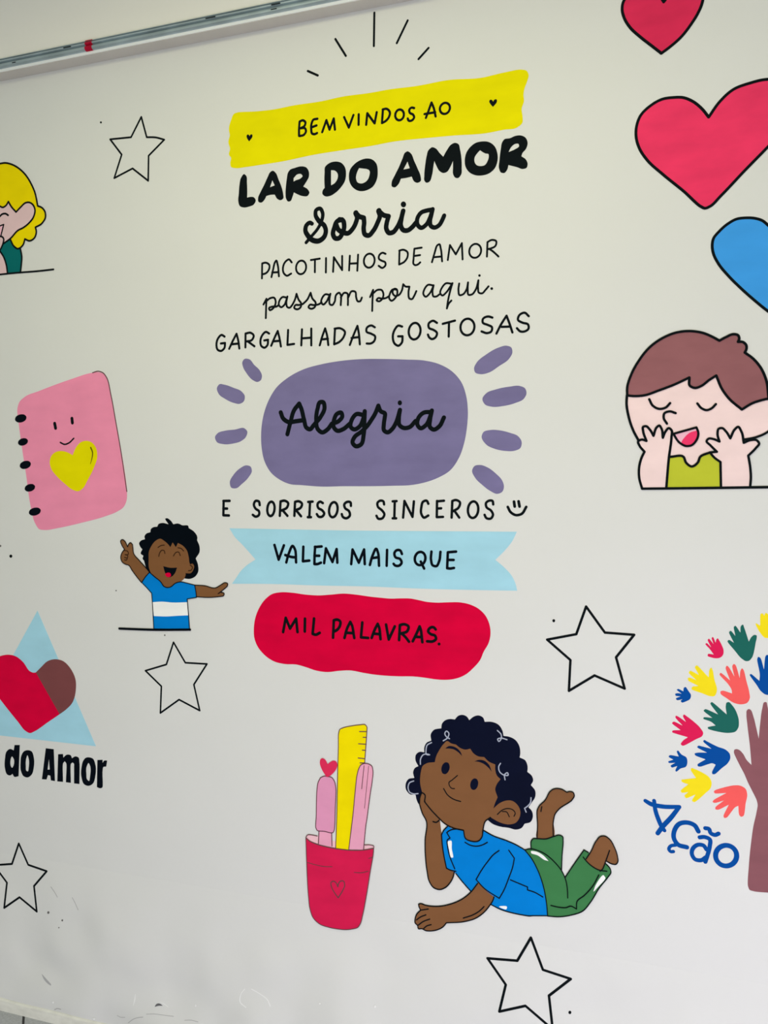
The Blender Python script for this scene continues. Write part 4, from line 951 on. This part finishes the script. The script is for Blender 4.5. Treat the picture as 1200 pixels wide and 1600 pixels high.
motif('painted_handprint', 'coral handprint with fingers up, below the upper green handprint', 'handprint', 'handprint leaves of the painted tree', 0.234, 1.088, [
    (None, 'coral', 1, -1, [
        ('F', ['-300,627 -281,660 -233,632 -87,506* -177,784 -154,827 -119,798 -2,596* -43,835 -14,874 18,849 104,572* 121,741 149,789 178,755 237,519 297,273 308,148 262,50 139,2 5,19 -150,111 -276,207 -277,249 -238,269 -45,225* -56,308 -115,409'])], None),
])
motif('painted_handprint', 'blue handprint cut by the right picture edge, right of the coral one', 'handprint', 'handprint leaves of the painted tree', 0.29, 1.113, [
    (None, 'handblue', 1, -1, [
        ('F', ['-258,410 -239,428 -68,292* -60,413 -115,763 -93,811 -55,788 19,544* 48,836 75,865 113,840 144,552* 207,764 248,436 215,122 123,1 67,1 -27,62 -123,201'])], None),
])
motif('painted_handprint', 'tiny blue handprint left of the upper yellow handprint', 'handprint', 'handprint leaves of the painted tree', 0.13, 1.083, [
    (None, 'handblue', 1, -1, [
        ('F', ['-131,272 -107,289 5,244* 18,327 44,346 108,265 164,167 140,79 71,31 -28,-5 -48,21 -9,67* -128,41 -149,67 -49,128* -159,141 -166,173 -120,192 -30,188*'])], None),
])
motif('painted_handprint', 'green handprint with fingers to the left, beside the trunk tips', 'handprint', 'handprint leaves of the painted tree', 0.208, 1.024, [
    (None, 'handgreen', 1, -1, [
        ('F', ['-353,445 -324,473 -60,381* -218,615 -195,643 114,396* 93,588 111,657 149,671 227,599 325,418 359,253 347,126 291,36 176,-2 -17,-3 -261,49 -267,74 -212,100 -106,131* -194,203 -361,263 -351,289 -176,294*'])], None),
])
motif('painted_handprint', 'red handprint with fingers to the left, below the tiny upper blue handprint', 'handprint', 'handprint leaves of the painted tree', 0.14, 0.986, [
    (None, 'handred', 1, -1, [
        ('F', ['-323,489 -294,518 -103,449* -255,624 -245,657 -205,646 -35,537* -96,671 -76,700 -36,676 133,552 273,415 323,313 304,258 177,171 -99,0 -135,23 -100,101 8,198* -322,285 -312,313 -142,344*'])], None),
])
motif('painted_handprint', 'large blue handprint pointing left, under the sideways green handprint', 'handprint', 'handprint leaves of the painted tree', 0.191, 0.929, [
    (None, 'handblue', 1, -1, [
        ('F', ['-308,572 -283,603 -233,597 -14,559* -186,713 -166,742 -117,719 118,615 273,567 351,490 367,407 315,275 200,157 47,2 8,4 1,39 73,217* 5,242 -82,211 -248,140 -292,146 -298,178 -132,313* -350,386 -360,417 -311,440 -105,465*'])], None),
])
motif('painted_handprint', 'tiny blue handprint under the sideways red handprint', 'handprint', 'handprint leaves of the painted tree', 0.12, 0.926, [
    (None, 'handblue', 1, -1, [
        ('F', ['-187,328 -167,356 24,349* -17,464 2,483 83,399 183,344 204,250 175,139 66,85 -29,3 -43,23 -4,135* -124,90 -144,116 -45,202* -185,187 -196,208 -86,267*'])], None),
])
motif('painted_handprint', 'yellow handprint pointing left just above the blue word', 'handprint', 'handprint leaves of the painted tree', 0.159, 0.862, [
    (None, 'handyellow', 1, -1, [
        ('F', ['-115,726 -96,760 -46,748 132,678 270,586 314,485 292,354 195,236 -39,5 -78,21 -11,180* -208,77 -238,110 -160,216* -299,189 -319,219 -161,388* -301,436 -307,468 -242,490 -5,545*'])], None),
])
motif('painted_handprint', 'coral handprint with fingers down, beside the lower trunk', 'handprint', 'handprint leaves of the painted tree', 0.227, 0.835, [
    (None, 'coral', 1, -1, [
        ('F', ['-318,545 -305,579 95,742 207,749 319,689 349,594 322,369 281,93 237,68 203,96 178,302* 123,271 -54,14 -99,0 -116,31 -13,304* -237,164 -283,171 -283,208 -108,386* -307,310 -341,326 -319,366 -60,558* -298,523'])], None),
])
motif('painted_tree_trunk', 'mauve tree trunk shaped like a forearm with a raised hand', 'tree trunk', None, 0.299, 0.682, [
    (None, 'mauve', 1, -1, [
        ('F', ['-643,3001 -634,3054 -596,3073 -538,3060 -471,2997 -383,2849 -291,2757* -330,3190 -383,3625 -404,3854 -396,3939 -358,3973 -320,3956 -262,3804 -212,3599 -156,3343* -128,3711 -94,4006 -58,4144 -21,4152 8,4056 50,3706 91,3357* 206,3866 251,3983 289,3914 285,3541 272,3063 353,2552 369,1981 440,1517 533,947 650,236 630,111 501,62 67,10 -220,-3 -298,15 -328,84 -316,580 -277,1078 -237,1428 -185,1705 -161,1916 -177,1988 -268,2185 -359,2371 -427,2535 -535,2748'])], None),
])
motif('painted_lettering', 'blue hand-painted word Ação curving down beside the mauve trunk', 'lettering', None, 0.148, 0.729, [
    (None, 'handblue', 1, -1, [
        ('S', 83, '-950,1241@84 -842,1186@98 -604,1156@98 -234,1189@87* -414,914@102 -576,703@103 -681,537@98'),
        ('S', 83, '-764,1264@84 -734,1051@93 -660,832@98 -600,700@93 -540,619@83'),
        ('S', 99, '165,693 88,815 -63,859 -225,812 -329,647 -339,469 -256,341 -69,304'),
        ('S', 74, '-302,322 -408,282 -442,201 -395,157 -348,169'),
        ('S', 88, '194,561 286,583 401,544 402,394 359,188 315,32'),
        ('S', 88, '335,310 276,389 173,395 59,296 37,167 107,57 234,57 325,133'),
        ('S', 88, '307,781 376,778 422,684 514,659 577,698'),
        ('C', 105, '947,260 920,142 844,47 738,1 632,16 553,89 523,199 550,318 627,412 733,458 839,442 918,369')], None),
])
for pname, mat, layer, par, shapes, plabel in [
    ('spot', 'spotgrey', 1, -1, [
        ('F', ['-15819,3272 -15827,3248 -15847,3230 -15872,3226 -15893,3237 -15900,3258 -15892,3283 -15871,3300 -15846,3305 -15826,3294'])], None),
    ('spot', 'spotgrey', 1, -1, [
        ('F', ['-15342,3122 -15348,3103 -15363,3090 -15383,3086 -15398,3095 -15404,3112 -15398,3130 -15382,3144 -15363,3147 -15347,3139'])], None),
    ('spot', 'spotgrey', 1, -1, [
        ('F', ['-15476,2885 -15480,2873 -15490,2864 -15503,2862 -15513,2867 -15517,2878 -15513,2890 -15502,2899 -15490,2901 -15480,2896'])], None),
    ('spot', 'spotgrey', 1, -1, [
        ('F', ['-13420,12746 -13424,12733 -13434,12726 -13447,12725 -13458,12732 -13461,12744 -13457,12756 -13447,12764 -13434,12765 -13424,12758'])], None),
    ('spot', 'spotgrey', 1, -1, [
        ('F', ['-11873,11587 -11877,11573 -11889,11564 -11904,11563 -11915,11571 -11919,11584 -11915,11598 -11903,11608 -11889,11608 -11877,11601'])], None),
    ('spot', 'spotgrey', 1, -1, [
        ('F', ['-17379,13906 -17386,13886 -17405,13873 -17428,13872 -17447,13885 -17453,13905 -17446,13925 -17427,13938 -17404,13939 -17386,13926'])], None),
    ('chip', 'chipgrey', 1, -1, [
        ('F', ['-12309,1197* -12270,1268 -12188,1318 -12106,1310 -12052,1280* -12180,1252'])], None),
    ('dent', 'dentgrey', 1, -1, [  # the hollow's shade painted on as a grey shape
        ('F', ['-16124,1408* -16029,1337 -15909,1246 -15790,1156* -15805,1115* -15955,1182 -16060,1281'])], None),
    ('crack', 'crackgrey', 1, -1, [  # these grey strokes paint the shading of the lumpy plaster
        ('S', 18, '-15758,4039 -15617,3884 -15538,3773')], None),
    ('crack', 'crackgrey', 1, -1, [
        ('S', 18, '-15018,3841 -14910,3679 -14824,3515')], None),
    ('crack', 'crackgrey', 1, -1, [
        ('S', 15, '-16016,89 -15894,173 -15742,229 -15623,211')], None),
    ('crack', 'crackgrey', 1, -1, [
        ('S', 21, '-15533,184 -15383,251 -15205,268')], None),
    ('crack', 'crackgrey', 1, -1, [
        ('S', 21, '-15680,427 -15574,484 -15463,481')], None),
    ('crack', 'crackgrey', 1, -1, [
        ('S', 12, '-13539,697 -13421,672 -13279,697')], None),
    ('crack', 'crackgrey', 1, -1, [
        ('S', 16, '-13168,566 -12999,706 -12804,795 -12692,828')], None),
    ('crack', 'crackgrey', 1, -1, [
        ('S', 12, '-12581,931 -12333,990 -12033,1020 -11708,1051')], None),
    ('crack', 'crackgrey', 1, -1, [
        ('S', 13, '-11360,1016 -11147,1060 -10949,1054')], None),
    ('scratch', 'wallwhite', 1, -1, [
        ('S', 10, '-12931,1431@10 -12952,1281@36 -13009,1087@10')], None),
    ('scratch', 'wallwhite', 1, -1, [
        ('S', 8, '-12138,1371@8 -12030,1345@23 -11881,1279@8')], None),
    ('patch_edge', 'wallwhite', 1, -1, [
        ('S', 20, '-9493,1750 -9657,1848 -9635,2098 -9531,2239'),
        ('S', 19, '-9327,2279 -9063,2192 -8862,2083 -8782,1931')], None),
    ('plaster_bead', 'wallwhite', 6, -1, [
        ('F', ['-15682,654 -15689,633 -15704,618 -15722,614 -15737,623 -15743,642 -15737,662 -15721,677 -15703,681 -15688,672'])], None),
    ('plaster_bead', 'wallwhite', 6, -1, [
        ('F', ['-7346,2303 -7350,2287 -7359,2276 -7371,2273 -7381,2281 -7385,2295 -7381,2311 -7371,2322 -7359,2324 -7350,2317'])], None),
    ('plaster_bead', 'wallwhite', 6, -1, [
        ('F', ['-5846,2527 -5850,2505 -5861,2490 -5875,2487 -5886,2498 -5890,2518 -5886,2540 -5875,2555 -5861,2558 -5850,2547'])], None),
    ('plaster_bead', 'wallwhite', 6, -1, [
        ('F', ['-10988,1508 -10992,1485 -11001,1469 -11013,1467 -11022,1479 -11025,1500 -11021,1523 -11012,1539 -11001,1541 -10992,1529'])], None),
    ('plaster_bead', 'wallwhite', 6, -1, [
        ('F', ['-14266,460 -14272,438 -14290,422 -14311,418 -14329,427 -14335,446 -14328,468 -14311,484 -14289,488 -14272,479'])], None),
]:
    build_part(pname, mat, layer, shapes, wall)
